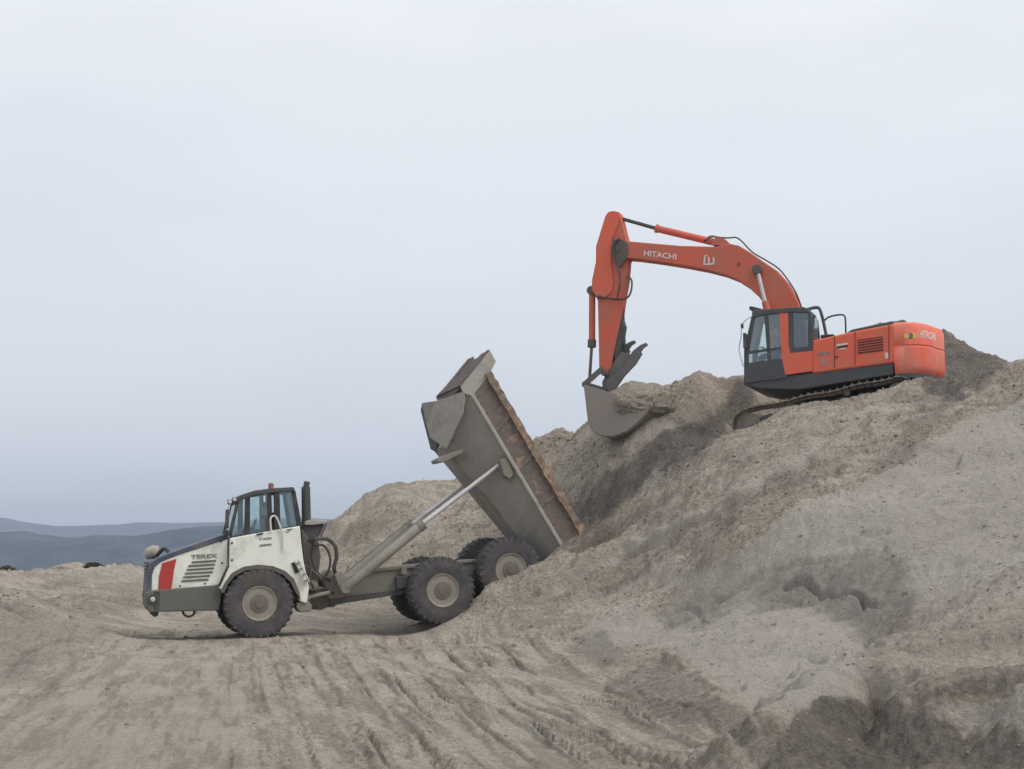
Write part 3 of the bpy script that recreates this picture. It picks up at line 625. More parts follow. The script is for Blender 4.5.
def crumbs(n=52000):
    """fine crumbs of sand lying everywhere on the slopes: octahedra, two to five centimetres"""
    t_ = np.radians(rng.uniform(-21, 22, n)); r_ = 10 + 36 * np.sqrt(rng.rand(n)); x = np.sin(t_) * r_; y = np.cos(t_) * r_
    i = np.clip(np.searchsorted(ra, r_) - 1, 0, nr - 2); j = np.searchsorted(lth, t_) % ncol
    cl = perlin(x * .9, y * .9) + .6 * perlin(x * 3, y * 3)
    keep = rng.rand(n) < np.clip((.12 + .75 * hill[i, j]) * (1 - .75 * pale[i, j]) * (.7 + 1.3 * cl), 0, 1); x, y, r_, i, j = x[keep], y[keep], r_[keep], i[keep], j[keep]; n = len(x)
    fr = (r_ - ra[i]) / (ra[i + 1] - ra[i]); z = GZ[i, j] * (1 - fr) + GZ[i + 1, j] * fr
    sz = rng.uniform(.008, .021, n) * (.4 + r_ / 40) * np.where(rng.rand(n) < .06, 1.9, 1)
    base = np.array([(1,0,0),(0,1,0),(-1,0,0),(0,-1,0),(0,0,1),(0,0,-1)], float)
    v = base[None] * sz[:, None, None] * (1 + .7 * (rng.rand(n, 6, 1) - .5)) + rng.uniform(-.3, .3, (n, 6, 3)) * sz[:, None, None]; v[:, :, 2] *= .75
    v += np.stack([x, y, z + sz * .2], -1)[:, None]
    f = np.array([(0,1,4),(1,2,4),(2,3,4),(3,0,4),(1,0,5),(2,1,5),(3,2,5),(0,3,5)]); F_ = (f[None] + (np.arange(n) * 6)[:, None, None]).reshape(-1, 3)
    m_ = bpy.data.meshes.new('crumbs'); m_.vertices.add(n * 6); m_.vertices.foreach_set('co', v.reshape(-1)); m_.loops.add(F_.size); m_.loops.foreach_set('vertex_index', F_.ravel())
    m_.polygons.add(len(F_)); m_.polygons.foreach_set('loop_start', np.arange(len(F_)) * 3); m_.update(calc_edges=True)
    c_ = m_.color_attributes.new('zones', 'FLOAT_COLOR', 'POINT'); zz = np.repeat(np.stack([pale[i, j] * .9, damp_shade[i, j] * .6, road[i, j], np.ones(n)], -1), 6, 0); c_.data.foreach_set('color', zz.ravel().astype(np.float32))
    m_.materials.append(M['sand']); o = bpy.data.objects.new('sand_crumbs', m_); C.objects.link(o); tag(o, 'fine crumbs of sand lying on the slopes of the heap', 'sand crumbs', kind='stuff')
crumbs()

# ------------------------------------------------------------------ wheels
def tyre_mb(r, wd, nl=30):
    mb = MB(); h = wd / 2
    prof = [(r*.47,-h*.80),(r*.50,-h*.93),(r*.60,-h*.985),(r*.74,-h*1.0),(r*.88,-h*.97),(r*.95,-h*.88),(r*.97,-h*.5),(r*.975,0),(r*.97,h*.5),(r*.95,h*.88),(r*.87,h*.97),(r*.74,h*1.0),(r*.60,h*.985),(r*.50,h*.93),(r*.47,h*.80)]
    mb.lathe(prof, 56, closed=True)
    for k in range(nl * 2):
        side = -1 if k % 2 else 1; t = 2 * PI * (k + .0) / (nl * 2); dt = 2 * PI / nl * .30
        pts = []
        for rr in (r*.93, r):
            for (aa, off) in ((side*h*.02, 0), (side*h*.97, dt * .9)):
                for e in (-.5, .5):
                    tt = t + off + e * dt * .95; rad = rr if aa * side < h*.5 else rr * (.985)
                    pts.append((rad*math.cos(tt), aa, rad*math.sin(tt)))
        mb.add(pts, [(0,1,3,2),(4,6,7,5),(0,4,5,1),(2,3,7,6),(0,2,6,4),(1,5,7,3)])
        # shoulder lug down the side wall
        p2 = []
        for rr in (r*.86, r*.98):
            for aa in (side*h*.93, side*h*1.0):
                for e in (-.5, .5):
                    tt = t + dt * .9 + e * dt * .9; p2.append((rr*math.cos(tt), aa, rr*math.sin(tt)))
        mb.add(p2, [(0,1,3,2),(4,6,7,5),(0,4,5,1),(2,3,7,6),(0,2,6,4),(1,5,7,3)])
    return mb
TR, TWD = .85, .62
t_mb = tyre_mb(TR, TWD)
rim_mb = MB().lathe([(TR*.475,-.27),(TR*.495,-.285),(TR*.485,-.30),(TR*.45,-.292),(TR*.40,-.25),(TR*.36,-.235),(TR*.355,-.225),(TR*.345,-.10),(TR*.29,-.08),(TR*.2,-.08),(TR*.2,.1),(TR*.5,.2)], 40)
for k in range(12):
    t = 2*PI*k/12; rim_mb.lathe([(.02,-.262),(.02,-.22)], 6, (TR*.375*math.cos(t), 0, TR*.43*math.sin(t)))
hub_mb = MB().lathe([(TR*.275,-.10),(TR*.275,-.25),(TR*.25,-.285),(TR*.14,-.295),(TR*.13,-.305),(.02,-.306)], 28)
for k in range(10):
    t = 2*PI*k/10; hub_mb.lathe([(.02,-.285),(.02,-.25)], 6, (TR*.235*math.cos(t), 0, TR*.235*math.sin(t)))
for mb_ in (rim_mb, hub_mb): pass

# ------------------------------------------------------------------ the truck
truck = empty('articulated_dump_truck', FT.O, TA, 'muddy white articulated dump truck with its grey body tipped up high against the sand slope', 'dump truck')
U = FT.uv
def tp(px, py, w=0.0): return FT.p3(px, py, w)
w0m = None
wheel_proto = None
FAR = 2.56
for i, (hx, hy) in enumerate(((259.5, 603.5), (442.8, 590.5), (511, 569.8))):
    u, v = U(hx, hy, .04)
    for far in (0, 1):
        if wheel_proto is None:
            wo = t_mb.build('wheel', M['rubber'], truck, smooth=True, loc=(u, TWD/2, v))
            ro = rim_mb.build('rim', M['rim'], wo, smooth=True); ho = hub_mb.build('hub', M['hub'], wo, smooth=True); wheel_proto = (wo, ro, ho)
        else:
            wo = wheel_proto[0].copy(); C.objects.link(wo); wo.parent = truck
            for s_ in wheel_proto[1:]:
                c = s_.copy(); C.objects.link(c); c.parent = wo
        wo.location = (u, TWD/2 if not far else FAR - TWD/2, v)
        wo.rotation_euler = (0, random.uniform(0, 6), PI if far else 0)
def pp(lst, w=0.0): return [U(a, b, w) for a, b in lst]
HW0, HW1 = .34, 2.22
# hood
hood_poly = [(228,538),(200,546.5),(176,554.5),(160,561),(153.5,566.5),(151,575),(150.5,592),(218,586),(227,566)]
hood = MB().prism(pp(hood_poly, HW0), HW0, HW1).build('hood', M['white'], truck, bevel=.03)
MB().prism(pp([(228,533.2),(200,542.3),(176,550.8),(159,557.4),(151,562.5),(147.5,572),(146.2,592),(151.5,592),(152,575),(154.5,567.2),(161,561.8),(177,555.3),(201,547.2),(229,538.6)], HW0), HW0-.03, HW1+.03).build('hood_top', M['hoodtop'], truck, bevel=.015)
MB().prism(pp([(162.3,563.2),(176.6,558.8),(174,570),(171.5,588.6),(158.3,589.8),(159,577)], HW0-.02), HW0-.022, HW0+.02).build('hood_stripe', M['red'], hood)
for k in range(6):
    y0 = 560.8 + k * 3.75; xl = 190.5 - k * 1.75 + (1.5 if k == 0 else 0); xr = 216 - (k * 1.0 if k < 4 else k * 1.5)
    MB().prism(pp([(xl, y0+.6),(xr,y0-1.0),(xr,y0+.8),(xl-.5,y0+2.4)], HW0-.02), HW0-.018, HW0+.02).build('louvre', M['letter_d'] if 0 else M['skirt'], hood)
x0, v0 = U(191, 558.8, HW0-.02)
lettering('TEREX', 'lettering', M['letter_d'], hood, (x0, HW0-.01, v0), (1, 0, .05), (0, 0, 1), .095, .62, bold=.02)
# radiator grille on the nose
for k in range(9):
    u_, v_ = U(147.2, 563 + k * 3.2, HW0)
    MB().box((u_ + .005, (HW0+HW1)/2, v_), (.03, 1.3, .04)).build('grille_slat', M['black'], hood)
# bumper and side skirt
bump = MB().prism(pp([(145.3,592.5),(152,590.3),(214,585.2),(224,583),(221.5,596),(219,610.5),(160,612),(150,612.5),(146.5,607)], HW0-.05), HW0-.06, HW1+.06).build('bumper', M['skirt'], truck, bevel=.03)
MB().prism(pp([(149.5,611),(158.5,611),(158,616),(154,616.8),(150,613.8)], .5), .45, .62).build('tow_bracket', M['dark'], bump)
MB().tube(curve_pts([tp(182.5,610,.45), tp(184,614.5,.45), tp(188.5,616.6,.45), tp(193.5,614.5,.45), tp(194.5,610,.45)], 5), .03).build('tow_eye', M['dark'], bump, smooth=True)
for wq in (HW0-.05, HW1-.12):
    u_, v_ = U(152.7, 599.3, HW0-.06)
    MB().lathe([(.10,-.02),(.115,-.045),(.10,-.05),(.085,-.03),(.01,-.03)], 20, (u_, wq, v_)).build('headlight', M['dark'], truck, smooth=True)
    MB().lathe([(.06,-.06),(.045,-.075),(.01,-.08)], 16, (u_, wq, v_)).build('headlight_lens', M['lamp'], bump, smooth=True)
MB().box((U(152,582,HW0)[0]+.12, 1.28, U(150,600,1.2)[1]), (.2, 2.0, .5)).build('front_beam', M['skirt'], bump, bevel=.03)
# engine and front frame behind the wheels
MB().prism(pp([(205,583),(300,572),(318,585),(318,607),(240,608),(208,604)], .9), .75, 1.85).build('front_frame', M['joint'], truck, bevel=.02)
# cab lower panel with wheel arch
arch = [(229.6,538.3),(262,532.2),(299.8,525.9),(301.5,545),(303.5,561),(309,588),(306.5,603.5),(299.5,601),(297.5,592),(292.5,580),(284,572),(272,567.5),(258,566),(244,567.8),(233,573.5),(225.5,583),(221.5,590),(218.6,587.5),(228,566.5)]
panel = MB().prism(pp(arch, .12), .10, .55).build('cab_side_panel', M['white'], truck, bevel=.025)
MB().prism(pp(arch, .12), 2.02, 2.46).build('cab_side_panel', M['white'], truck, bevel=.025)
MB().prism(pp([(229.6,538.8),(299.5,526.5),(302,556),(229,572)], .55), .551, 2.019).build('cab_lower_body', M['white'], truck, bevel=.02)
# dark arch lip
lip_o = [(220.5,592),(224.6,583),(232,572.8),(243.6,566.6),(258,564.6),(272.6,566),(285,570.8),(293.8,579),(299,591.5)]
lip_i = [(301-0.2,600),(295.6,592.5),(290.6,582.5),(283,574.8),(271.5,570.3),(258,568.9),(245,570.5),(234.6,576),(227.6,584.5),(224,593)]
MB().prism(pp(lip_o + lip_i, .1), .06, .5).build('wheel_arch_lip', M['joint'], panel)
MB().tube([tp(228.6,538,.085), tp(228.4,566,.085)], .018, 6).build('door_gap', M['black'], panel)
MB().tube([tp(228.4,565.5,.085), tp(219,586.5,.085)], .028, 6).build('door_gap', M['black'], panel)
MB().prism(pp([(291.3,563),(295.2,562),(299,572),(295,573.5)], .09), .07, .16).build('step_recess', M['black'], panel)
x0, v0 = U(258.8, 540.3, .1); lettering('TA30', 'lettering', M['letter_d'], panel, (x0, .095, v0), (1, 0, .08), (0, 0, 1), .055, .31, bold=.03)
MB().prism(pp([(260,544.6),(271.5,543.4),(271.5,545.2),(259.2,546.6)], .1), .09, .12).build('faded_mark', M['letter_d'], panel)
x0, v0 = U(285, 532.8, .1); lettering('7', 'lettering', M['letter_d'], panel, (x0, .095, v0), (1, 0, .1), (.5, 0, 1), .10, .15, bold=.04)
MB().tube([tp(256.5,534.6,.07), tp(263,533.2,.07)], .022, 6).build('door_handle', M['black'], panel)
for q in ((232,543),(232,560)): MB().lathe([(.03,-.012),(.03,.01)], 10, (U(*q,.1)[0], .1, U(*q,.1)[1])).build('bolt', M['joint'], panel)
for q in ((221,541.5),(222,563),(180,586),(205,583.5)): MB().lathe([(.025,-.012),(.025,.01)], 10, (U(*q,HW0)[0], HW0, U(*q,HW0)[1])).build('hood_latch', M['dark'], hood)
# cab shell
CW0, CW1 = .42, 2.1
roof_pts = [(234.5,500.5),(240,495.2),(254,490.6),(272,488.2),(293.5,487),(295.5,491.5),(272,492.8),(255,495.2),(243,499.5),(236.5,503.5)]
MB().prism(pp(roof_pts, CW0), CW0-.04, CW1+.04).build('cab_roof', M['dark'], truck, bevel=.02)
def pillar(pts, w_a, w_b, name='cab_pillar', m='black'): return MB().prism(pp(pts, CW0), w_a, w_b).build(name, M[m], truck)
for wa, wb in ((CW0, CW0+.08), (CW1-.08, CW1)):
    pillar([(236,502.5),(239.6,500.5),(231.6,537.2),(227.6,538)], wa, wb)
    pillar([(245.2,498.9),(250.2,496.8),(250,533.3),(244.4,534.4)], wa, wb)
    pillar([(267.5,493.4),(271.4,493),(272.5,529.4),(268,530.2)], wa, wb)
    pillar([(274,492.8),(279.6,492.2),(280.6,528),(274.4,529)], wa, wb)
    pillar([(291.5,491.5),(295.5,491.2),(302,525.4),(297,526.2)], wa, wb)
MB().prism(pp([(226.5,537.4),(300.5,524.6),(300.8,526.8),(227.2,540)], CW0), CW0-.02, CW1+.02).build('cab_sill', M['black'], truck)
for wa in (CW0+.03, CW1-.05):
    for gp in ([(239,501),(245.2,499),(244.6,534.2),(231.8,537)], [(250.2,497),(267.6,493.5),(268.1,530),(250,533.2)], [(279.6,492.4),(291.5,491.6),(297.2,526),(280.5,528)]):
        MB().prism(pp(gp, CW0), wa, wa+.012).build('cab_window', M['glass'], truck)
a = U(236.5,503,CW0); b = U(228,537.6,CW0)
MB().prism([(a[0]+.02,a[1]),(a[0]+.032,a[1]),(b[0]+.04,b[1]),(b[0]+.025,b[1])], CW0+.09, CW1-.09).build('windscreen', M['glass'], truck)
a = U(294.5,492,CW0); b = U(300,525.4,CW0)
MB().prism([(a[0]-.01,a[1]),(a[0]-.03,a[1]),(b[0]-.03,b[1]),(b[0]-.01,b[1])], CW0+.09, CW1-.09).build('rear_window', M['glass2'], truck)
u_, v_ = U(270, 488.5, 1.0); MB().lathe([(.06,-.06)]*1 + [(.06,.06)], 14, (0,0,0)) if 0 else None
MB().tube([(u_, .8, v_-.02), (u_, .8, v_+.11), (u_, .8, v_+.13)], [.07,.065,.03], 14).build('beacon', M['amber'], truck, smooth=True)
# work lamps and mirror bars at the cab's front corner
for q in ((229.5,502),(234.2,499.6)):
    u_, v_ = U(*q, .3); lp = MB().box((u_, .3, v_), (.09, .16, .11)).build('work_lamp', M['black'], truck, bevel=.01)
    MB().lathe([(.045,-.09),(.035,-.10),(.005,-.102)], 12, (u_, .3, v_)).build('lamp_lens', M['lamp'], lp, smooth=True)
MB().tube(curve_pts([tp(236,500,.38), tp(231,502,.25), tp(229,510,.22), tp(227.5,520,.22), tp(226,532,.3), tp(229,537,.4)], 5), .014, 6).build('mirror_bar', M['chrome'], truck, smooth=True)
u_, v_ = U(228.2, 519, .22); MB().box((u_-.03, .2, v_), (.07, .24, .46)).build('side_mirror', M['black'], truck, bevel=.02)
u_, v_ = U(226, 534, .22); MB().box((u_, .2, v_+.02), (.10, .22, .16)).build('side_mirror', M['black'], truck, bevel=.02)
# grey round mirror on the nose, far side
mm_ = MB().tube([tp(145,557,1.95), tp(148,553.8,1.95), tp(154,551.6,1.95), tp(159,551.2,1.95)], [.09,.15,.17,.13], 12).build('nose_mirror', M['bodylight'], truck, smooth=True)
MB().tube(curve_pts([tp(152,557,1.9), tp(158,553.5,1.85), tp(164,548.8,1.8), tp(168,551.5,1.75), tp(168,556,1.7)], 5), .05, 8).build('mirror_bracket', M['black'], mm_, smooth=True)
# grab rail and ladder
MB().tube(curve_pts([tp(271.3,532,.06), tp(270.3,521,.03), tp(271.5,517,.03), tp(274,515.8,.03), tp(276.8,518,.03), tp(280,526,.04), tp(282.8,537,.05), tp(283.2,549,.06)], 6), .022, 8).build('grab_rail', M['cream'], truck, smooth=True)
lad = MB().tube([tp(294.8,560.5,.02), tp(306,584,.02)], .02, 6).tube([tp(298.2,559.5,.02), tp(309.5,582,.02)], .02, 6)
lad.build('ladder_rails', M['cream'], truck)
for k in range(4):
    t = (k + .5) / 4; a = Vector(tp(294.8,560.5,.04)).lerp(Vector(tp(306,584,.04)), t); b = Vector(tp(298.2,559.5,.04)).lerp(Vector(tp(309.5,582,.04)), t)
    MB().bar(a, b, .18, .03).build('ladder_step', M['chassis'], truck)
# lower step cluster behind front wheel
MB().prism(pp([(296,603),(308,600),(312,606),(311,611),(300,612.5),(296,608)], .2), .15, .7).build('step_box', M['chassis'], truck, bevel=.03)
MB().prism(pp([(299,576),(306,586),(309,600),(303,602),(299,592)], .3), .16, .5).build('mud_guard', M['chassis'], truck, bevel=.02)
# exhaust, air cleaner
MB().tube([tp(306.5,524,.95), tp(305.8,490,.95), tp(305.8,487,.95)], [.115,.11,.11], 16).tube([tp(305.8,488,.95), tp(307.2,481.6,.95)], [.075,.075], 14).build('exhaust_stack', M['dark'], truck, smooth=True)
MB().prism(pp([(304.5,521.5),(311,519.4),(327.6,520.6),(326,523.6),(312,525.2),(304,525)], .8), .7, 1.5).build('air_filter_lid', M['bodylight'], truck, bevel=.02)
MB().prism(pp([(303,525.3),(325,523.8),(321,533),(317.5,538.5),(308,540),(303,537)], .8), .8, 1.4).build('air_filter', M['dark'], truck, bevel=.05)
MB().tube([tp(326.5,523.5,.75), tp(320.5,537,.75)], .02, 6).build('filter_stay', M['dark'], truck)
MB().prism(pp([(301,528),(308,538),(313,552),(313,575),(304,575),(303,556)], .8), .7, 1.7).build('rear_cab_unit', M['joint'], truck, bevel=.03)
MB().prism(pp([(308,540),(318,539),(321,556),(317,585),(306,590)], 1.0), 1.0, 1.7).build('hydraulic_tank', M['joint'], truck, bevel=.03)
for pts, r_ in (([(308,541,.6),(318,538.5,.5),(328,539.5,.5),(335,546,.5),(336.5,557,.5),(334,568,.5),(337,576,.6)], .05),
                ([(316,541,.7),(313,552,.6),(314,565,.6),(320,575,.6),(330,580,.7)], .035),
                ([(310,548,.8),(322,545,.7),(329,553,.7),(330,566,.7),(325,577,.7)], .03),
                ([(305,565,.5),(314,572,.45),(322,580,.5),(326,592,.6)], .035),
                ([(300,585,.5),(312,590,.45),(322,588,.5),(334,594,.6)], .03),
                ([(307,556,.5),(311,568,.45),(310,580,.45),(316,592,.5)], .03)):
    MB().tube(curve_pts([tp(*p) for p in pts], 6), r_, 8).build('hydraulic_hose', M['hose'], truck, smooth=True)
# articulation joint
art = MB().prism(pp([(300,590),(318,585),(330,590),(334,604),(322,610),(304,609)], .8), .8, 1.8)
art.build('articulation_joint', M['joint'], truck, bevel=.03)
MB().tube([tp(327,575,1.2), tp(327,607,1.2)], .2, 16).build('pivot_post', M['joint'], truck, smooth=True)
MB().prism(pp([(324,577),(331,570),(338,572),(342,586),(345,597),(330,599),(323,592)], .75), .72, 1.88).build('rear_pivot_housing', M['chassis'], truck, bevel=.03)
MB().tube([tp(306,598,.55), tp(330,592,.55)], .055, 12).build('steering_cylinder', M['barrel'], truck, smooth=True)
MB().lathe([(.12,-.05),(.12,.1)], 16, (U(313,585,.7)[0], .7, U(313,585,.7)[1])).build('joint_cap', M['barrel'], truck, smooth=True)
# rear frame rails
rail = [(322,600),(330,590),(346,580),(372,570.5),(420,566),(478,560.5),(540,552),(548,558),(545,567),(478,578),(440,590),(405,593.5),(372,596),(345,602.5),(330,606)]
for wa, wb in ((.82, .96), (1.66, 1.80)): MB().prism(pp(rail, .82), wa, wb).build('frame_rail', M['chassis'], truck, bevel=.015)
MB().prism(pp([(330,597.5),(405,589.5),(405,593.6),(345,603),(330,606.5)], .78), .74, .819).build('rail_flange', M['dark'], truck)
MB().prism(pp([(346,577.5),(372,568.5),(478,559),(478,561.8),(372,571.8),(346,581.5)], .78), .76, 1.86).build('rail_flange', M['chassis'], truck, bevel=.01)
for q in ((352,590),(395,583),(430,580),(478,570),(520,562)):
    u_, v_ = U(*q, 1.2); MB().box((u_, 1.31, v_), (.22, .698, .3)).build('cross_member', M['chassis'], truck)
MB().prism(pp([(396,577),(409,575.5),(409,588),(397,589.5)], .6), .6, .81).build('valve_box', M['dark'], truck, bevel=.02)
MB().prism(pp([(402,567),(407,566.5),(407,574),(402,574.5)], .6), .62, .81).build('hose_clamp', M['chassis'], truck)
MB().prism(pp([(478,561),(510,550),(516,556),(482,568)], .5), .5, .8).build('body_rest', M['chassis'], truck, bevel=.02)
# bogie beam and axles
a = U(442.8,590.5,.04); b = U(511,568.5,.04); c = U(259.5,603.5,.04)
for wq in (.66, 1.9): MB().bar((a[0], wq, a[1]), (b[0], wq, b[1]), .14, .28).build('bogie_beam', M['dark'], truck, bevel=.03)
for q in (a, b, c): MB().tube([(q[0], .3, q[1]), (q[0], 1.1, q[1]), (q[0], 1.28, q[1]), (q[0], 1.46, q[1]), (q[0], 2.26, q[1])], [.15, .16, .27, .16, .15], 16).build('axle', M['joint'], truck, smooth=True)
# ---- dump body
def sec(pr, pc, pb):
    """hexagonal section: rim (w .0), chine (w .0), bottom (w .72)"""
    r_, c_, b_ = U(*pr, 0), U(*pc, 0), U(*pb, .72)
    return [(r_[0],0,r_[1]),(c_[0],.0,c_[1]),(b_[0],.72,b_[1]),(b_[0],1.84,b_[1]),(c_[0],2.56,c_[1]),(r_[0],2.56,r_[1])]
S0 = sec((487,373),(471.5,395),(445,447)); S1 = sec((581,532),(560.5,545),(541,563))
def strip(i, j, name, m, solid=.05):
    mb = MB(); n = 10
    for k in range(n + 1):
        t = k / n; mb.v.append(tuple(Vector(S0[i]).lerp(Vector(S1[i]), t))); mb.v.append(tuple(Vector(S0[j]).lerp(Vector(S1[j]), t)))
    mb.f = [(2*k, 2*k+1, 2*k+3, 2*k+2) for k in range(n)]
    return mb.build(name, M[m], truck, solid=solid)
body = strip(1, 2, 'body_chine_plate', 'bodygrey'); strip(2, 3, 'body_floor', 'bodygrey'); strip(3, 4, 'body_chine_plate', 'bodygrey')
side = strip(0, 1, 'body_side_wall', 'sidewall'); side2 = strip(4, 5, 'body_side_wall', 'sidewall')
MB().add(S0, [(0,1,2,3,4,5)]).build('body_front_wall', M['bodylight'], truck, solid=.05)
ax = (Vector(S0[0]) - Vector(S1[0])).normalized(); hn = Vector((ax.z, 0, -ax.x))    # hn: out of the open top
if hn.x < 0: hn = -hn
def ragged(a, b, par):
    mb = MB(); n = 44; base = None
    for k in range(n + 1):
        p = a.lerp(b, k / n) + hn * random.uniform(-.014, .012) * (1 if 0 < k < n else 0) + Vector((0, random.uniform(-.015, .015), 0)); h = .09 + random.uniform(-.012, .012)
        mb.v += [tuple(p + hn*h + Vector((0,-.07,0))), tuple(p + hn*h + Vector((0,.07,0))), tuple(p - hn*h + Vector((0,.07,0))), tuple(p - hn*h + Vector((0,-.07,0)))]
    for k in range(n): mb.f += [(4*k+i, 4*k+(i+1)%4, 4*k+4+(i+1)%4, 4*k+4+i) for i in range(4)]
    mb.f += [(0,1,2,3), (4*n+3,4*n+2,4*n+1,4*n)]
    return mb.build('rim_rail', M['rust'], par)
for wq, sd_ in ((-.05, side), (2.61, side2)):
    a = Vector(S0[0]); b = Vector(S1[0]); a.y = b.y = wq
    MB().bar(a, b, .14, .17).build('rim_rail', M['rust'], sd_, bevel=.02) if 0 else ragged(a, b, sd_)
    a = Vector(S0[1]); b = Vector(S1[1]); a.y = b.y = wq
    MB().bar(a, b, .12, .10).build('chine_rail', M['bodylight'], sd_, bevel=.02)
    for k in range(1, 4):
        t = k / 4; p = Vector(S0[0]).lerp(Vector(S1[0]), t); q = Vector(S0[1]).lerp(Vector(S1[1]), t); p.y = q.y = wq + (.01 if wq < 0 else -.01)
        MB().bar(p, q, .025, .10).build('side_rib', M['sidewall'], sd_)
# canopy over the cab end, with bent side cheeks
def plate(pts, name, m, solid=.05): return MB().add([tp(*p) for p in pts], [tuple(range(len(pts)))]).build(name, M[m], truck, solid=solid)
wN, wF = .0, 2.56
uA, vA = U(461, 386, wN); uB, vB = U(489.5, 351, wN)
cm = MB(); nC = 22
for k in range(nC + 1):
    wq = wN + (wF - wN) * k / nC; j1 = random.uniform(-.07, .05); bend = .10 * math.sin(k * .5) * k / nC
    cm.v += [(uA, wq, vA), ((uA + uB) / 2, wq, (vA + vB) / 2 + bend * .6), (uB + j1, wq, vB + j1 + bend)]
for k in range(nC): cm.f += [(3*k, 3*k+1, 3*k+4, 3*k+3), (3*k+1, 3*k+2, 3*k+5, 3*k+4)]
can = cm.build('canopy', M['lip'], truck, solid=.06)
for wq in (wN, wF):
    MB().prism([U(*q, wN) for q in ((460.5,386.5),(489.5,350.5),(495.5,361.5),(489,375),(472,396),(463,393))], wq-.03, wq+.03).build('canopy_cheek', M['bodylight'], can)
lp_ = plate([(465,391,-.03),(463,414,.05),(447,449,.6),(430,437,1.0),(436,401,.6)], 'front_cheek_plate', 'bodylight')
plate([(436.5,401,.7),(423,403,1.9),(427,424,1.9),(431,437,1.1)], 'front_fold_plate', 'bodygrey')
plate([(423,403,1.92),(421.5,410,2.3),(428,424,2.3),(431.5,449,2.2),(437,452,1.6),(438,440,1.2),(431,432,1.3),(428,416,1.7)], 'torn_flap', 'dark')
MB().prism(pp([(436,460),(443,456),(462,449),(463,453),(444,462),(438,463)], .3), .25, .9).build('body_bracket', M['chassis'], truck, bevel=.02)
plate([(445,447,.69),(452,459,.69),(454,452,.66),(448,442,.66)], 'floor_lug', 'chassis')
p = Vector(S0[2]).lerp(Vector(S1[2]), .38); q = Vector(S0[2]).lerp(Vector(S1[2]), .58)
MB().bar(p, q, .08, .09).build('floor_rub_strip', M['bodybrown'], truck)
MB().prism(pp([(498,460),(505.5,457.5),(512.5,474),(508.5,479.5),(502.5,476)], .1), -.05, .22).build('hoist_bracket', M['chassis'], truck, bevel=.02)
for wq, dx, dy in ((.22, 0, 0), (1.95, -12, -2)):
    a = Vector(tp(345.5, 588, .22)); b = Vector(tp(423, 523.5, .22)); c = Vector(tp(499.5, 464.5, .22))
    if wq > 1:
        a = Vector(tp(341, 583, wq)); b = Vector(tp(412, 524.5, wq)); c = Vector(tp(466, 484, wq))
    else: a.y = b.y = c.y = wq
    cyl = MB().tube([a, a.lerp(b, .02), b.lerp(a, .02), b], [.10, .135, .135, .12], 18).build('hoist_cylinder', M['barrel'], truck, smooth=True)
    MB().tube([b.lerp(c, -.02), c], .055, 14).build('piston_rod', M['chrome'], cyl, smooth=True)
    MB().tube([b.lerp(a, .06), b.lerp(a, -.0)], .15, 16).build('gland_collar', M['chassis'], cyl, smooth=True)
    MB().tube([a + Vector((0,-.1,0)), a + Vector((0,.1,0))], .13, 14).build('lower_pin', M['chassis'], cyl, smooth=True)
    MB().tube([b.lerp(a,.95)+Vector((.0,-.05,.17)), b.lerp(a,.02)+Vector((0,-.05,.15))], .022, 6).build('oil_pipe', M['chassis'], cyl)
MB().prism(pp([(334,575),(341,571),(352,586),(349,594),(341,594)], .4), .3, .75).build('cylinder_mount', M['chassis'], truck, bevel=.02)

# ------------------------------------------------------------------ the excavator
exc = empty('crawler_excavator', FE.O, EB, 'orange tracked excavator with grey cab perched on the crest of the sand heap', 'excavator')
V_ = FE.uv
def ep(px, py, w=0.0): return FE.p3(px, py, w)
def eq(l_, w=0.0): return [V_(a, b, w) for a, b in l_]
HWE = 3.0
# deck and house
deck = MB().prism(eq([(743,378),(787,376),(893.5,362.5),(893.5,374.5),(800,389.5),(760,388.5),(744,385)], .04), .04, HWE-.04).build('deck', M['exgrey'], exc, bevel=.03)
hs = MB().prism(eq([(812,340.5),(850,332),(894,323.5),(895,362.5),(812,373.5)]), 0, HWE).build('engine_housing', M['orange'], exc, bevel=.05)
MB().prism(eq([(845,334),(852,329.5),(893,321),(896,324),(894,325.5)], .4), .35, 2.7).build('engine_hood', M['exgrey'], exc, bevel=.05)
MB().prism(eq([(812,345),(825,338),(860,330),(862,352),(812,360)], 2.0), 1.95, HWE-.02).build('tank_housing', M['orange_d'], exc, bevel=.05)
MB().prism(eq([(857.5,339.8),(883,336.4),(883.3,350.6),(858,354)]), -.012, .05).build('side_grille', M['vent'], hs)
for k in range(5):
    t = (k + .5) / 5; a = Vector(ep(857.8,340.5+13*t-.2,-.015)); b = Vector(ep(883,337+13*t-.2,-.015)); MB().bar(a, b, .02, .02).build('grille_slat', M['orange_d'], hs)
for xx in (834.5, 855.0, 889.0):
    a = ep(xx, 376 - (xx-812)*.13 - 6, -.004); t_ = ep(xx, 338 - (xx-812)*.2 + 2.0, -.004)
    MB().tube([a, t_], .01, 6).build('door_gap', M['black'], hs)
MB().tube([ep(835,357,-.01), ep(838,356.6,-.01)], .02, 6).build('door_handle', M['black'], hs)
MB().prism(eq([(836.5,344.5),(847.5,342.8),(847.6,344.6),(836.6,346.3)]), -.012, .02).build('sticker', M['letter'], hs)
MB().prism(eq([(837.5,346.4),(847.7,344.8),(847.7,347),(837.8,348.6)]), -.010, .02).build('sticker', M['black'], hs)
MB().prism(eq([(839,348.8),(846,347.8),(846,349),(839,350)]), -.012, .02).build('sticker', M['letter'], hs)
MB().prism(eq([(817.5,352.6),(823,351.6),(822,353.4),(829.5,351.4),(829.8,354.2),(825,355.4),(818,356)]), -.006, .02).build('faded_mark', M['letter_d'], hs)
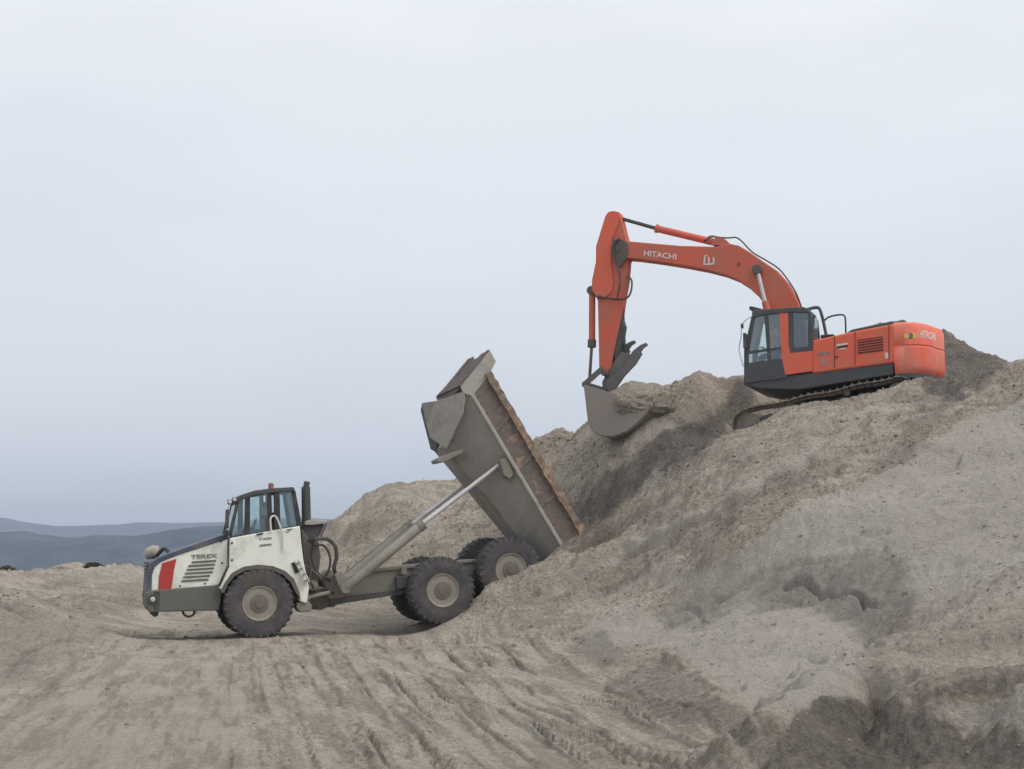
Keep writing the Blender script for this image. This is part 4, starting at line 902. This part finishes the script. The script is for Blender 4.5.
MB().prism(eq([(819,359),(828,357.6),(829,364.5),(820,366)]), -.006, .02).build('sticker', paint('worn_sticker', (.55,.2,.14), .6, .7, (.35,.2,.15), scale=14), hs)
MB().prism(eq([(884.5,353),(888,352.6),(888.5,358),(885.5,358.8)]), -.012, .02).build('sticker', M['letter'], hs)
# counterweight: rounded plan
def cw_plan(inset=0.0, uoff=0.0):
    u0 = V_(894, 350)[0]; L_ = 1.30 - inset; pts = [(u0 + .0, inset)]
    for k in range(0, 13):
        t = k / 12 * PI / 2; pts.append((u0 + .22 + (L_ - .55) * math.sin(t) * 1.0, inset + .95 * (1 - math.cos(t)) ** 1.0))
    mid_ = []
    for k in range(1, 8):
        t = k / 8; wv = inset + .95 + (HWE - 1.9 - 2*inset) * t; mid_.append((u0 + .22 + L_ - .55 + .16 * math.sin(PI * t), wv))
    mir = [(u, HWE - w_) for u, w_ in pts][::-1]
    return pts + mid_ + mir
cu0 = V_(893.5, 350)[0]; vt = V_(893.5, 322)[1]; vb = V_(893.5, 374)[1]
cwb = MB(); nP = len(cw_plan()); lv = [(vb, .10), (vb+.10, .03), (vb+.22, .0), (vb+.69,.0), (vb+.71,.014), (vb+.74,.014),(vb+.76,.0), (vt-.16, 0), (vt-.05, .05), (vt, .14)]
for z_, ins in lv:
    for (u, w_) in cw_plan(ins): cwb.v.append((u, w_, z_))
for a_ in range(len(lv)-1):
    for k in range(nP): cwb.f.append((a_*nP+k, a_*nP+(k+1)%nP, (a_+1)*nP+(k+1)%nP, (a_+1)*nP+k))
cwb.f += [tuple(range(nP)), tuple((len(lv)-1)*nP+k for k in range(nP))]
cwo = cwb.build('counterweight', M['counter'], exc, smooth=True)
MB().plan([(u, w_) for u, w_ in cw_plan(.06)], vb-.10, vb+.001).build('counterweight_base', M['exgrey'], exc)
def on_cw(s, z, off=-.012):
    """point on the near rounded corner of the counterweight, s in 0..1 round the corner"""
    t = s * PI / 2; L_ = 1.30; return Vector((cu0 + .22 + (L_ - .55) * math.sin(t) - off * math.sin(t), .95 * (1 - math.cos(t)) + off * math.cos(t), z))
def bent_text(txt, s0, s1, z0, h, m):
    tmp = lettering(txt, 'lettering', m, cwo, (0,0,0), (1,0,0), (0,0,1), h, 1.0, bold=.03)
    tab = []
    for k in range(101):
        t = k / 100; q = FE.world(on_cw(t, z0)); tab.append((q.x / q.y, t))
    a0 = np.interp(s0, [b for a, b in tab], [a for a, b in tab]); a1 = np.interp(s1, [b for a, b in tab], [a for a, b in tab])
    for v in tmp.data.vertices:
        x, z = v.co.x, v.co.z; front = v.co.y < 0; ss_ = np.interp(a0 + (a1 - a0) * x, [a for a, b in tab], [b for a, b in tab])
        v.co = on_cw(float(ss_), z0 + z, -.014 if front else .01)
bent_text('HITACHI', .40, .93, vb + .93, .2, M['letter'])
for s_, mt in ((.10,'yellow'),(.175,'hub'),(.25,'yellow')):
    p = on_cw(s_, vb+.98); q = on_cw(s_, vb+.98, .03); MB().tube([p, q], .075, 12).build('round_sticker', M[mt], cwo)
# cab
def E(lst, w=0.0): return eq(lst, w)
CWE = 1.12
cab_out = [(744,351),(753,312),(768,309.8),(803,308),(810,310),(813,338),(812.5,372),(744,380)]
def epl(pts, wa, wb, name, m, bev=0, par=None): return MB().prism(E(pts), wa, wb).build(name, M[m], par or exc, bevel=bev)
epl([(751.5,312.5),(755,310.2),(768,309),(803,306.8),(809,308.8),(809.5,313),(790,313),(768,314.8),(752.5,318)], -.02, CWE+.02, 'cab_roof', 'exgrey', .03)
for wa, wb in ((0, .07), (CWE-.07, CWE)):
    epl([(751.5,316),(755.2,315.5),(748.5,352),(748.2,364),(744,364),(744,350)], wa, wb, 'cab_front_pillar', 'exgrey')
    epl([(744,363.5),(782,358.5),(787.5,374.5),(787.5,377.5),(744,383)], wa, wb, 'cab_lower_door', 'exgrey')
    epl([(782,358.6),(785.5,374.6),(788,374.4),(812.6,371),(812.8,351),(790.5,353),(788.5,345),(788.2,313.2),(781,313.2),(779.5,313.6)], wa-.012, wb, 'cab_rear_pillar', 'orange')
    epl([(788.2,313),(793,313),(793.5,343),(795,348),(808,346.5),(808,313),(811,313.4),(813.5,338),(812.8,351.2),(791.2,353.2),(788.6,345)], wa, wb, 'quarter_window_frame', 'exgrey')
    epl([(764.2,314.6),(768,314.2),(771,360),(767.5,360.3)], wa, wb, 'door_bar', 'exgrey')
    epl([(748.6,351.2),(781,346.6),(781,349),(748.4,353.8)], wa, wb, 'door_bar', 'exgrey')
    epl([(755,316),(764.4,314.6),(766.6,349.3),(749,351.6)], wa+.02, wa+.03, 'door_window', 'glass')
    epl([(768,314.4),(779.6,313.4),(781,347),(769.2,348.8)], wa+.02, wa+.03, 'door_window', 'glass')
    epl([(749,353.6),(781,349),(782,358.8),(748.6,363.6)], wa+.02, wa+.03, 'door_lower_window', 'glass2')
    epl([(793,313),(808,313),(808,346.8),(795,348.2),(793.4,343)], wa+.02, wa+.03, 'quarter_window', 'glass2')
a = V_(752.8,316); b = V_(745.5,350)
MB().prism([(a[0],a[1]),(a[0]+.015,a[1]),(b[0]+.015,b[1]),(b[0],b[1])], .08, CWE-.08).build('windscreen', M['glass'], exc)
a = V_(811,313); b = V_(812.6,340)
MB().prism([(a[0]-.02,a[1]),(a[0],a[1]),(b[0],b[1]),(b[0]-.02,b[1])], .1, CWE-.1).build('rear_window', M['glass'], exc)
MB().prism([(b[0]-.03,b[1]),(b[0],b[1]),(b[0],b[1]-.9),(b[0]-.03,b[1]-.9)], .06, CWE-.06).build('cab_back_panel', M['exgrey'], exc)
MB().prism(E([(746,364),(812,352),(812,371),(746,381)]), CWE-.09, CWE-.075).build('cab_inner_panel', M['exgrey'], exc)
MB().prism(E([(745,378),(812,369),(812,372),(745,382)]), .08, CWE-.08).build('cab_floor', M['exgrey'], exc)
epl([(748.5,305.8),(751,305.6),(767,309.6),(767,312),(750,309.6),(748.2,308.6)], .1, CWE-.1, 'sun_visor', 'black', .01)
MB().tube(curve_pts([ep(752,316,-.05), ep(746,320,-.12), ep(741.8,325.5,-.14), ep(741,337,-.14), ep(739,348.5,-.14), ep(741,358,-.14), ep(743.4,366.5,-.05)], 5), .016, 6).build('mirror_bar', M['chrome'], exc, smooth=True)
u_, v_ = V_(745.2,341,-.1); MB().box((u_, -.1, v_), (.08,.2,.42)).build('side_mirror', M['black'], exc, bevel=.02)
u_, v_ = V_(742.2,326,-.14); MB().box((u_, -.14, v_), (.06,.12,.12)).build('side_mirror', M['exgrey'], exc, bevel=.01)
MB().tube(curve_pts([ep(807,309.5,1.0), ep(815,307.6,1.05), ep(819.5,309,1.05), ep(823,320,1.05), ep(826.5,337,1.05)], 5), .045, 8).build('cab_guard_bar', M['exgrey'], exc, smooth=True)
MB().tube(curve_pts([ep(823.5,321.5,1.2), ep(828,317.5,1.2), ep(835,315.4,1.2), ep(842,314.8,1.2), ep(845,317,1.2), ep(845.6,324,1.2), ep(845.8,333,1.2)], 5), .025, 8).build('hand_rail', M['exgrey'], exc, smooth=True)
MB().box((V_(828,337,.6)[0], .6, V_(828,337,.6)[1]), (.35,.3,.1)).build('fuel_filler', M['black'], exc, bevel=.02)
# boom
BW0, BW1 = 1.2, 1.72
bp_ = lambda l_, w=BW0: [V_(a, b, w) for a, b in l_]
boom_top = [(618,243),(623,240.6),(645,242.5),(681,245.6),(704,246.2),(716,246.5),(728,243),(739,245.5),(750,252),(762,260.5),(777,270.5),(787,282),(793.5,293),(799,304),(806,325),(806,345)]
boom_bot = [(796,356),(786,352),(779,330),(768,309.5),(759,297),(748,287),(737,279.8),(724,274.6),(706,270),(685,266),(660,262),(636,258.8),(624,258),(616,252)]
boom = MB().prism(bp_(boom_top + boom_bot), BW0, BW1).build('boom', M['orange_d'], exc, bevel=.03)
for wq in (BW0-.03, BW1+.0):
    MB().lathe([(.14,0),(.14,.03)], 18, (V_(757.5,270,BW0)[0], wq, V_(757.5,270,BW0)[1])).build('boom_boss', M['joint'], boom, smooth=True)
MB().lathe([(.05,-.02),(.05,.0)], 10, (V_(739,264,BW0)[0], BW0, V_(739,264,BW0)[1])).build('boom_step', M['joint'], boom)
x0, v0 = V_(644, 256.0, BW0); d_ = Vector(ep(675,260.5,BW0)) - Vector(ep(644,256.8,BW0))
lettering('HITACHI', 'lettering', M['letter'], boom, (x0, BW0-.006, v0), d_, (0,0,1), .17, .98, bold=.02)
# painted trident-like mark
for a, b in (((705,255.5),(704,265)),((704,264.5),(714.5,263.8)),((708.6,257),(709,263.5)),((713.4,257.5),(714,264.5)),((705,256),(707,255.2))):
    MB().bar(ep(*a, BW0-.008), ep(*b, BW0-.008), .014, .045).build('painted_mark', M['letter'], boom)
# boom cylinders
for wq in (BW0-.14, BW1+.14):
    a = Vector(ep(757.5,270,BW0-.1)); b = Vector(ep(765.5,302,BW0-.1)); c = Vector(ep(776,352,BW0-.1)); a.y = b.y = c.y = wq
    cy = MB().tube([b, c], .10, 14).build('boom_cylinder', M['orange_d'], exc, smooth=True)
    MB().tube([a, b.lerp(c,.02)], .055, 12).build('piston_rod', M['chrome'], cy, smooth=True)
    MB().tube([a+Vector((0,-.09,0)), a+Vector((0,.09,0))], .13, 14).build('rod_eye', M['joint'], cy, smooth=True)
# arm cylinder on the boom
wc = 1.46
a = Vector(ep(621,218.5,wc)); b = Vector(ep(656,228.4,wc)); c = Vector(ep(719,243.5,wc))
cy = MB().tube([b, b.lerp(c,.03), b.lerp(c,.04), c], [.13,.13,.105,.105], 16).build('arm_cylinder', M['orange_d'], exc, smooth=True)
MB().tube([a, b.lerp(c,.01)], .055, 12).build('piston_rod', M['dark'], cy, smooth=True)
MB().tube([c+Vector((0,-.16,0)), c+Vector((0,.16,0))], .12, 14).build('cylinder_pin', M['joint'], cy, smooth=True)
for wq in (1.24, 1.62): MB().prism([V_(*q, wc) for q in ((712,246.5),(717,239.5),(723,238.5),(727,241),(734,247)) ], wq, wq+.06).build('cylinder_bracket', M['orange_d'], boom)
for k, wq in enumerate((1.34,1.42,1.5,1.58)):
    MB().tube(curve_pts([ep(704,241-k*.5,wq), ep(711,237-k*.3,wq), ep(718,237.2,wq), ep(728,238,wq), ep(736,237.5,wq), ep(742,241.5,wq), ep(748,248,wq), ep(755,254,wq), ep(766,260.3,wq), ep(779,269,wq), ep(789,281.5,wq), ep(797,295,wq), ep(803,312,wq)], 5), .022, 6).build('boom_hose', M['hose'] if k < 2 else M['joint'], exc, smooth=True)
# stick
stick_poly = [(605,216),(608,211.8),(613,210.6),(619,212),(621,217),(624,230),(627,241),(628.4,256),(626.5,280),(623,300),(619.5,325),(614,350),(610.5,368),(604,376),(599,372),(598.5,340),(597.5,300),(591.5,290),(591.8,280),(595.5,262),(595.8,246)]
stick = MB().prism(bp_(stick_poly, 1.28), 1.28, 1.64).build('stick', M['orange_d'], exc, bevel=.025)
MB().prism(bp_([(605,216),(608,211.8),(613,210.6),(619,212),(618,222),(611,240),(610.5,262),(613,282),(611,292),(604,298),(597,297),(591.5,289),(595.5,262),(595.8,246)], 1.2), 1.235, 1.278).build('stick_plate', M['orange'], stick, bevel=.01)
for wq in (1.16, 1.68): MB().prism(bp_([(613,240),(620,239),(627,242),(628.8,250),(627,258),(620,268),(614,262),(611,250)], 1.2), wq, wq+.06).build('boom_tip_bracket', M['joint'], exc, bevel=.01)
MB().lathe([(.10,-.02),(.10,.62)], 16, (V_(617.5,248,1.15)[0], 1.15, V_(617.5,248,1.15)[1])).build('stick_pin', M['joint'], exc, smooth=True)
MB().tube(curve_pts([ep(627,276,1.3), ep(631.5,280,1.2), ep(631.5,289,1.15), ep(628,297,1.15), ep(619,299.5,1.15), ep(607,298,1.15), ep(596,296,1.2)], 6), .028, 7).build('stick_hose', M['hose'], exc, smooth=True)
MB().tube(curve_pts([ep(619,238,1.13), ep(615,246,1.13), ep(617,262,1.13), ep(620,280,1.13), ep(617,300,1.13)], 6), .025, 7).build('stick_hose', M['hose'], exc, smooth=True)
# bucket cylinder
a = Vector(ep(592.3,291,wc)); b = Vector(ep(592.0,343,wc)); c = Vector(ep(589.5,380,wc))
cy = MB().tube([a, b], .095, 14).build('bucket_cylinder', M['orange_d'], exc, smooth=True)
MB().tube([b.lerp(a,.03), c], .045, 12).build('piston_rod', M['hub'], cy, smooth=True)
MB().tube([b.lerp(a,.06), b.lerp(c,.12)], .125, 14).build('gland_collar', M['joint'], cy, smooth=True)
MB().tube([a+Vector((0,-.14,0)), a+Vector((0,.14,0))], .13, 14).build('cylinder_pin', M['joint'], cy, smooth=True)
# linkage
for wq in (1.18, 1.7):
    MB().bar(ep(585,384,wq), ep(603,368,wq), .05, .16).build('link_arm', M['thumb'], exc, bevel=.01)
    MB().bar(ep(583,384,wq), ep(603,390,wq), .05, .17).build('link_arm', M['thumb'], exc, bevel=.01)
for q in ((584.5,384),(603.5,373),(603,389)):
    MB().tube([ep(*q,1.12), (V_(*q,1.12)[0], 1.8, V_(*q,1.12)[1])], .085, 14).build('link_pin', M['joint'], exc, smooth=True)
# thumb: two curved prongs
tprong = [(604,392),(602,384),(606,376),(611,366),(616,356),(621,349),(628,343.5),(634,341),(635.5,343.5),(631,346.5),(628.5,350.5),(630,352),(624,362),(617,380),(610,392)]
for k, (wq, dx, dy) in enumerate(((1.22, 12, 1.5), (1.62, 0, -1))):
    pr = [(x + (dx if y < 372 else dx*.3), y + (dy if y < 372 else 0)) for x, y in tprong]
    MB().prism([V_(x, y, wq) for x, y in pr], wq, wq+.09).build('thumb_prong', M['thumb'], exc, bevel=.012)
MB().prism([V_(x, y, 1.4) for x, y in [(604,392),(603,382),(612,366),(622,352),(630,354),(628,368),(617,384),(612,391)]], 1.31, 1.62).build('thumb_web', M['thumb'], exc, bevel=.012)
MB().prism(bp_([(612,352),(618,322),(622,320),(624,326),(621,345),(616,362)], 1.3), 1.32, 1.6).build('thumb_cylinder_mount', M['dark'], exc, bevel=.01)
a = Vector(ep(621.5,300,wc)); b = Vector(ep(623.5,345,wc)); cy = MB().tube([a, b], .07, 12).build('thumb_cylinder', M['dark'], exc, smooth=True)
# bucket: side plates and a curved shell, open towards the upper right
b_out = [(584,385),(585.5,398),(586.8,410),(588,420),(592,429),(598,434.5),(604,436)]
BWa, BWb = .66, 2.5
lipP = (650, 404)
side_p = b_out + [(614,436),(627,431),(638,422),(646,413), lipP, (636,398.5), (607,391.5)]
for wq in (BWa, BWb-.04): bs = MB().prism([V_(x, y, BWa) for x, y in side_p], wq, wq+.04).build('bucket_side', M['steel'], exc, bevel=.01)
sh = MB(); pr = [V_(x, y, BWa) for x, y in b_out + [(614,436),(627,431),(638,422),(646,413), lipP]]; nS = len(pr)
for (u, v) in pr: sh.v += [(u, BWa+.041, v), (u, BWb-.041, v)]
sh.f = [(2*k, 2*k+1, 2*k+3, 2*k+2) for k in range(nS-1)]
shell = sh.build('bucket_shell', M['steel'], exc, solid=.045)
for k in range(5):
    wq = BWa + .1 + k * (BWb-BWa-.3)/4; a = V_(647,411,BWa); b = V_(652.5,402.5,BWa)
    MB().prism([(a[0],a[1]-.05),(a[0]-.02,a[1]+.07),(b[0]+.06,b[1]+.03),(b[0]+.02,b[1]-.0)], wq, wq+.11).build('bucket_tooth', M['thumb'], exc)
MB().prism([V_(x, y, 1.2) for x, y in [(583,383),(606,388),(606,396),(586,400)]], 1.24, 1.68).build('bucket_ear', M['steel'], exc, bevel=.01)
# ---- heaped sand in the bucket
def bucket_sand():
    bm_ = bmesh.new(); bmesh.ops.create_icosphere(bm_, subdivisions=6, radius=1)
    c = Vector(ep(629, 406, BWa)); c.y = (BWa+BWb)/2
    for v in bm_.verts:
        n = v.co.copy(); q = Vector((n.x*1.05, n.y*1.03, n.z*.48))
        if n.z > 0: q.z = .76 * n.z ** .75
        q += n * (.07*mnoise.noise(n*2.3) + .04*mnoise.noise(n*6) + .02*mnoise.noise(n*14) + .012*mnoise.noise(n*30))
        q.z += .04 * n.x
        v.co = c + q + Vector((0,0,.0))
    m_ = bpy.data.meshes.new('sand_load'); bm_.to_mesh(m_); bm_.free(); m_.polygons.foreach_set('use_smooth', [True]*len(m_.polygons))
    mt = paint('damp_sand', (.33,.275,.225), .95, .6, (.23,.19,.155), scale=4, bump=.9, spec=.05); m_.materials.append(M['sand'])
    o = bpy.data.objects.new('sand_load', m_); C.objects.link(o); o.location = FE.O; o.rotation_euler = (0,0,EB)
    tag(o, 'heap of moist brown sand piled in the excavator bucket', 'sand heap')
bucket_sand()
# ---- undercarriage
pitch = R(8)
def chain(wq, wd):
    """closed track outline in its own pitched plane"""
    a = V_(745,411,0); b = V_(850,388.5,0); fx, fz = a; d = Vector((b[0]-a[0], 0, b[1]-a[1])).normalized(); n = Vector((-d.z, 0, d.x))
    Lh = 4.0; r = .42; base = Vector((fx+.05, 0, fz-.36)); pts = []
    step = .19
    per = 2*Lh + 2*PI*r; k = int(per/step)
    mb = MB(); links = []
    for i in range(k):
        s = per*i/k
        if s < Lh: p = base + d*s + n*r; t = d; m = n; 
        elif s < Lh+PI*r:
            th = (s-Lh)/r; p = base + d*Lh + n*r*math.cos(th) + d*r*math.sin(th); m = n*math.cos(th)+d*math.sin(th); t = d*math.cos(th)-n*math.sin(th)
        elif s < 2*Lh+PI*r: p = base + d*(Lh-(s-Lh-PI*r)) - n*r; t = -d; m = -n
        else:
            th = (s-2*Lh-PI*r)/r; p = base - n*r*math.cos(th) - d*r*math.sin(th); m = -n*math.cos(th)-d*math.sin(th); t = -d*math.cos(th)+n*math.sin(th)
        sag = .02*math.sin(i*.9)
        mat = Matrix(((t.x,0,m.x),(t.y,1,m.y),(t.z,0,m.z)))
        mb.box((p.x, wq+wd/2, p.z+sag), (.17, wd, .035), mat); q = p + m*.04; mb.box((q.x, wq+wd/2, q.z+sag), (.025, wd, .05), mat)
        q = p - m*.05; mb.box((q.x, wq+wd/2, q.z+sag), (.17, wd*.3, .08), mat)
    return mb, base, d, n, Lh, r
for wq in (.02, HWE-.62):
    mb, base, d, n, Lh, r = chain(wq, .6)
    ch = mb.build('track_chain', M['trackm'], exc)
    p0 = base.copy(); p1 = base + d*Lh
    MB().lathe([(.34,-.12),(.34,.12)], 24, (p0.x, wq+.3, p0.z)).build('idler_wheel', M['trackm'], exc, smooth=True)
    sp = MB().lathe([(.3,-.1),(.3,.1)], 24, (p1.x, wq+.3, p1.z)); sp.build('drive_sprocket', M['trackm'], exc, smooth=True)
    a = base + d*.35; b = base + d*(Lh-.3)
    MB().bar((a.x, wq+.3, a.z), (b.x, wq+.3, b.z), .3, .34).build('track_frame', M['exgrey'], exc, bevel=.03)
    for k in range(2):
        p = base + d*(1.2+1.5*k) + n*.3; MB().lathe([(.08,-.1),(.08,.1)], 12, (p.x, wq+.3, p.z)).build('top_roller', M['trackm'], exc, smooth=True)
    for k in range(7):
        p = base + d*(.5+.48*k) - n*.3; MB().lathe([(.1,-.12),(.1,.12)], 12, (p.x, wq+.3, p.z)).build('bottom_roller', M['trackm'], exc, smooth=True)
um = base + d*Lh*.5
MB().box((um.x, 1.5, um.z+.12), (1.6, 1.8, .5)).build('centre_frame', M['exgrey'], exc, bevel=.05)
MB().plan([(um.x + .75*math.cos(t*PI/12), 1.5 + .75*math.sin(t*PI/12)) for t in range(24)], um.z+.3, V_(800,388,.1)[1]+.02).build('slew_ring', M['joint'], exc)

# ------------------------------------------------------------------ people in the cabs
def person(loc, rz, shirt, label, cap=True):
    """seated figure facing -x (local), hip at origin; one skinned body"""
    root = empty('person', loc, rz, label, 'person')
    V0 = []; E0 = []; Rd = []
    def vx(p, r): V0.append(p); Rd.append(r); return len(V0)-1
    def ch(i, pts):
        for p, r in pts: j = vx(p, r); E0.append((i, j)); i = j
        return i
    pel = vx((0,0,0), .13); wst = ch(pel, [((.02,0,.18), .125), ((.03,0,.36), .15)]); 
    nk = ch(wst, [((.02,0,.50), .075), ((-.01,0,.60), .062)])
    hd = ch(nk, [((-.035,0,.67), .082), ((-.03,0,.76), .095), ((-.02,0,.82), .07)])
    for s in (-1, 1):
        j = ch(wst, [((.02,.17*s,.43), .065), ((-.02,.215*s,.30), .052), ((-.08,.235*s,.16), .045), ((-.22,.20*s,.17), .038), ((-.36,.15*s,.24), .03), ((-.42,.14*s,.27), .03)])
        for f, (dy, ln) in enumerate(((-.03,.06),(-.01,.075),(.01,.07),(.03,.055))):
            ch(j, [((-.455,.14*s+dy,.285), .010), ((-.455-ln*.5,.14*s+dy,.27), .009), ((-.455-ln*.6,.14*s+dy,.24), .008)])
        ch(j, [((-.43,.14*s-.045*s,.30), .011), ((-.47,.14*s-.05*s,.30), .009)])
        ch(pel, [((-.08,.09*s,-.01), .10), ((-.28,.11*s,.04), .082), ((-.46,.12*s,.05), .062), ((-.50,.12*s,-.15), .052), ((-.52,.12*s,-.38), .038), ((-.58,.12*s,-.43), .04), ((-.70,.12*s,-.44), .032)])
    m_ = bpy.data.meshes.new('body'); m_.from_pydata(V0, E0, []); o = bpy.data.objects.new('body', m_); C.objects.link(o); o.parent = root
    sk = o.modifiers.new('skin', 'SKIN')
    for i, sv in enumerate(m_.skin_vertices[0].data): sv.radius = (Rd[i], Rd[i]); sv.use_root = (i == 0)
    sk.use_smooth_shade = True; ss = o.modifiers.new('sub', 'SUBSURF'); ss.levels = ss.render_levels = 1
    # material by height / reach: trousers, shirt, skin
    mt, t, b = new_mat('clothed_body'); n = t.nodes.new; l = t.links.new; tcn = n('ShaderNodeTexCoord'); sp = n('ShaderNodeSeparateXYZ'); l(tcn.outputs['Object'], sp.inputs[0])
    def step(o_, th, op='GREATER_THAN'): x = n('ShaderNodeMath'); x.operation = op; x.inputs[1].default_value = th; l(o_, x.inputs[0]); return x.outputs[0]
    def mxx(f, a, c):
        x = n('ShaderNodeMix'); x.data_type = 'RGBA'; l(f, x.inputs[0])
        for i, v in ((6, a), (7, c)):
            if isinstance(v, tuple): x.inputs[i].default_value = (*v, 1)
            else: l(v, x.inputs[i])
        return x.outputs[2]
    c = mxx(step(sp.outputs[2], .12), (.05,.06,.08), shirt); c = mxx(step(sp.outputs[2], .56), c, (.46,.28,.2))
    mu_ = n('ShaderNodeMath'); mu_.operation = 'MULTIPLY'; l(step(sp.outputs[0], -.38, 'LESS_THAN'), mu_.inputs[0]); l(step(sp.outputs[2], .2), mu_.inputs[1]); c = mxx(mu_.outputs[0], c, (.46,.28,.2))
    l(c, b.inputs['Base Color']); b.inputs['Roughness'].default_value = .8; m_.materials.append(mt)
    # cap / hair, nose, ears, eyes
    bm_ = bmesh.new(); bmesh.ops.create_icosphere(bm_, subdivisions=3, radius=.108)
    bmesh.ops.delete(bm_, geom=[v for v in bm_.verts if v.co.z < -.01 and v.co.x < .03 or v.co.z < -.06], context='VERTS')
    q = bpy.data.meshes.new('hair'); bm_.to_mesh(q); bm_.free(); q.materials.append(M['hair']); ho = bpy.data.objects.new('hair', q); C.objects.link(ho); ho.parent = root; ho.location = (-.02,0,.785)
    MB().add([(-.125,-.012,.715),(-.125,.012,.715),(-.155,0,.722),(-.122,0,.77)], [(0,1,2),(0,2,3),(1,3,2),(0,3,1)]).build('nose', M['skin'], root)
    for s in (-1,1):
        MB().lathe([(.022,-.012),(.022,.012)], 8, (-.02,.098*s,.74)).build('ear', M['skin'], root)
        MB().box((-.124,.034*s,.762), (.012,.02,.01)).build('eye', M['black'], root)
    MB().box((-.128,0,.69), (.012,.04,.008)).build('mouth', M['red'], root)
    return root
u_, v_ = U(264.5, 533, 1.0); p = FT.world((u_, 1.0, v_-.12)); person(p, TA, (.035,.04,.05), 'person in a dark jacket sitting at the wheel of the white dump truck')
sb_ = MB().box((u_+.06, 1.1, v_-.25), (.5,.5,.14)).build('driver_seat', M['seat'], truck, bevel=.04)
MB().box((u_+.25, 1.1, v_+.16), (.12,.5,.72)).build('seat_back', M['seat'], sb_, bevel=.04)
ux = U(253.5, 526, 1.1); MB().tube([(ux[0]+.18*math.cos(t*PI/10)*.35, 1.1+.19*math.sin(t*PI/10), ux[1]+.19*math.cos(t*PI/10)*.9) for t in range(21)], .016, 6, cap=False).build('steering_wheel', M['black'], truck, smooth=True)
MB().prism(pp([(232,537),(246,527),(250,532),(250,545),(232,548)], 1.0), .7, 1.8).build('dashboard', M['black'], truck, bevel=.03)
u_, v_ = V_(779, 355, .55); p = FE.world((u_, .55, v_-.06)); person(p, EB, (.34,.06,.06), 'person in a red shirt sitting in the excavator cab')
sb_ = MB().box((u_+.06, .55, v_-.22), (.5,.48,.14)).build('operator_seat', M['seat'], exc, bevel=.04)
MB().box((u_+.25, .55, v_+.2), (.12,.48,.7)).build('seat_back', M['seat'], sb_, bevel=.04)

# ------------------------------------------------------------------ shrubs on the far left rim
def shrub(px, py, D, wd, ht, label, grp=None):
    q = P(px, py, D); z = gz(q.x, q.y); root = empty('shrub', (q.x, q.y, z), 0, label, 'shrub', grp)
    mb = MB(); nb = int(260)
    for k in range(nb):
        a = random.uniform(0, 6.28); rr = random.random() ** .5; h_ = random.random(); c = Vector((math.cos(a)*rr*wd/2*(1-.5*h_*h_), math.sin(a)*rr*wd/2*(1-.5*h_*h_), ht*(.12+.85*h_*(1-.3*rr*rr))))
        for _ in range(3):
            s_ = wd*.05; o1, o2, o3 = (Vector([random.uniform(-s_, s_) for _ in range(3)]) for _ in range(3)); mb.add([c+o1*2, c+o2*2, c+o3*2], [(0,1,2)])
    mb.build('foliage', M['leaf'], root)
    st = MB()
    for k in range(5): st.tube([(0,0,-.3), (random.uniform(-.2,.2)*wd, random.uniform(-.2,.2)*wd, ht*.7)], [.05,.02], 5)
    st.build('stem', M['joint'], root)
shrub(6, 575, 73, 1.3, .65, 'dark shrub at the far left rim of the sandy flat', None)
shrub(93, 570, 62, .9, .22, 'low dark shrub on the small sand mound left of the truck nose', None)
shrub(112, 569, 61.5, .8, .18, 'low shrub on the right shoulder of the small sand mound by the truck nose', None)
def stone(px, py, D, s, label):
    q = P(px, py, D); bm_ = bmesh.new(); bmesh.ops.create_icosphere(bm_, subdivisions=3, radius=1)
    for v in bm_.verts: n = v.co.copy(); v.co = Vector((n.x*s[0], n.y*s[1], n.z*s[2])) * (1 + .25*mnoise.noise(n*1.7+Vector((px,0,0))) + .08*mnoise.noise(n*6))
    m_ = bpy.data.meshes.new('rock'); bm_.to_mesh(m_); bm_.free(); m_.materials.append(M['rock']); o = bpy.data.objects.new('rock', m_); C.objects.link(o); o.location = (q.x, q.y, gz(q.x, q.y)+s[2]*.2); tag(o, label, 'rock')
stone(71, 571, 65, (.9,.6,.45), 'brown rock on the sand rim between the two shrubs at the left')

# ------------------------------------------------------------------ haze
hz = MB().box((0, 1200, 60), (9000, 6400, 270)).build('haze', None) if 0 else None
def haze():
    m, t, b = new_mat('haze_air'); t.nodes.remove(b); n = t.nodes.new
    pv = n('ShaderNodeVolumePrincipled'); pv.inputs['Color'].default_value = (.72, .84, 1, 1); pv.inputs['Density'].default_value = .00036; pv.inputs['Anisotropy'].default_value = .1
    t.links.new(pv.outputs[0], t.nodes['Material Output'].inputs['Volume'])
    mb = MB().box((0, 1000, 20), (10400, 10400, 250)); mb.build('haze', m); o = bpy.data.objects['haze']; tag(o, kind='stuff')
haze()
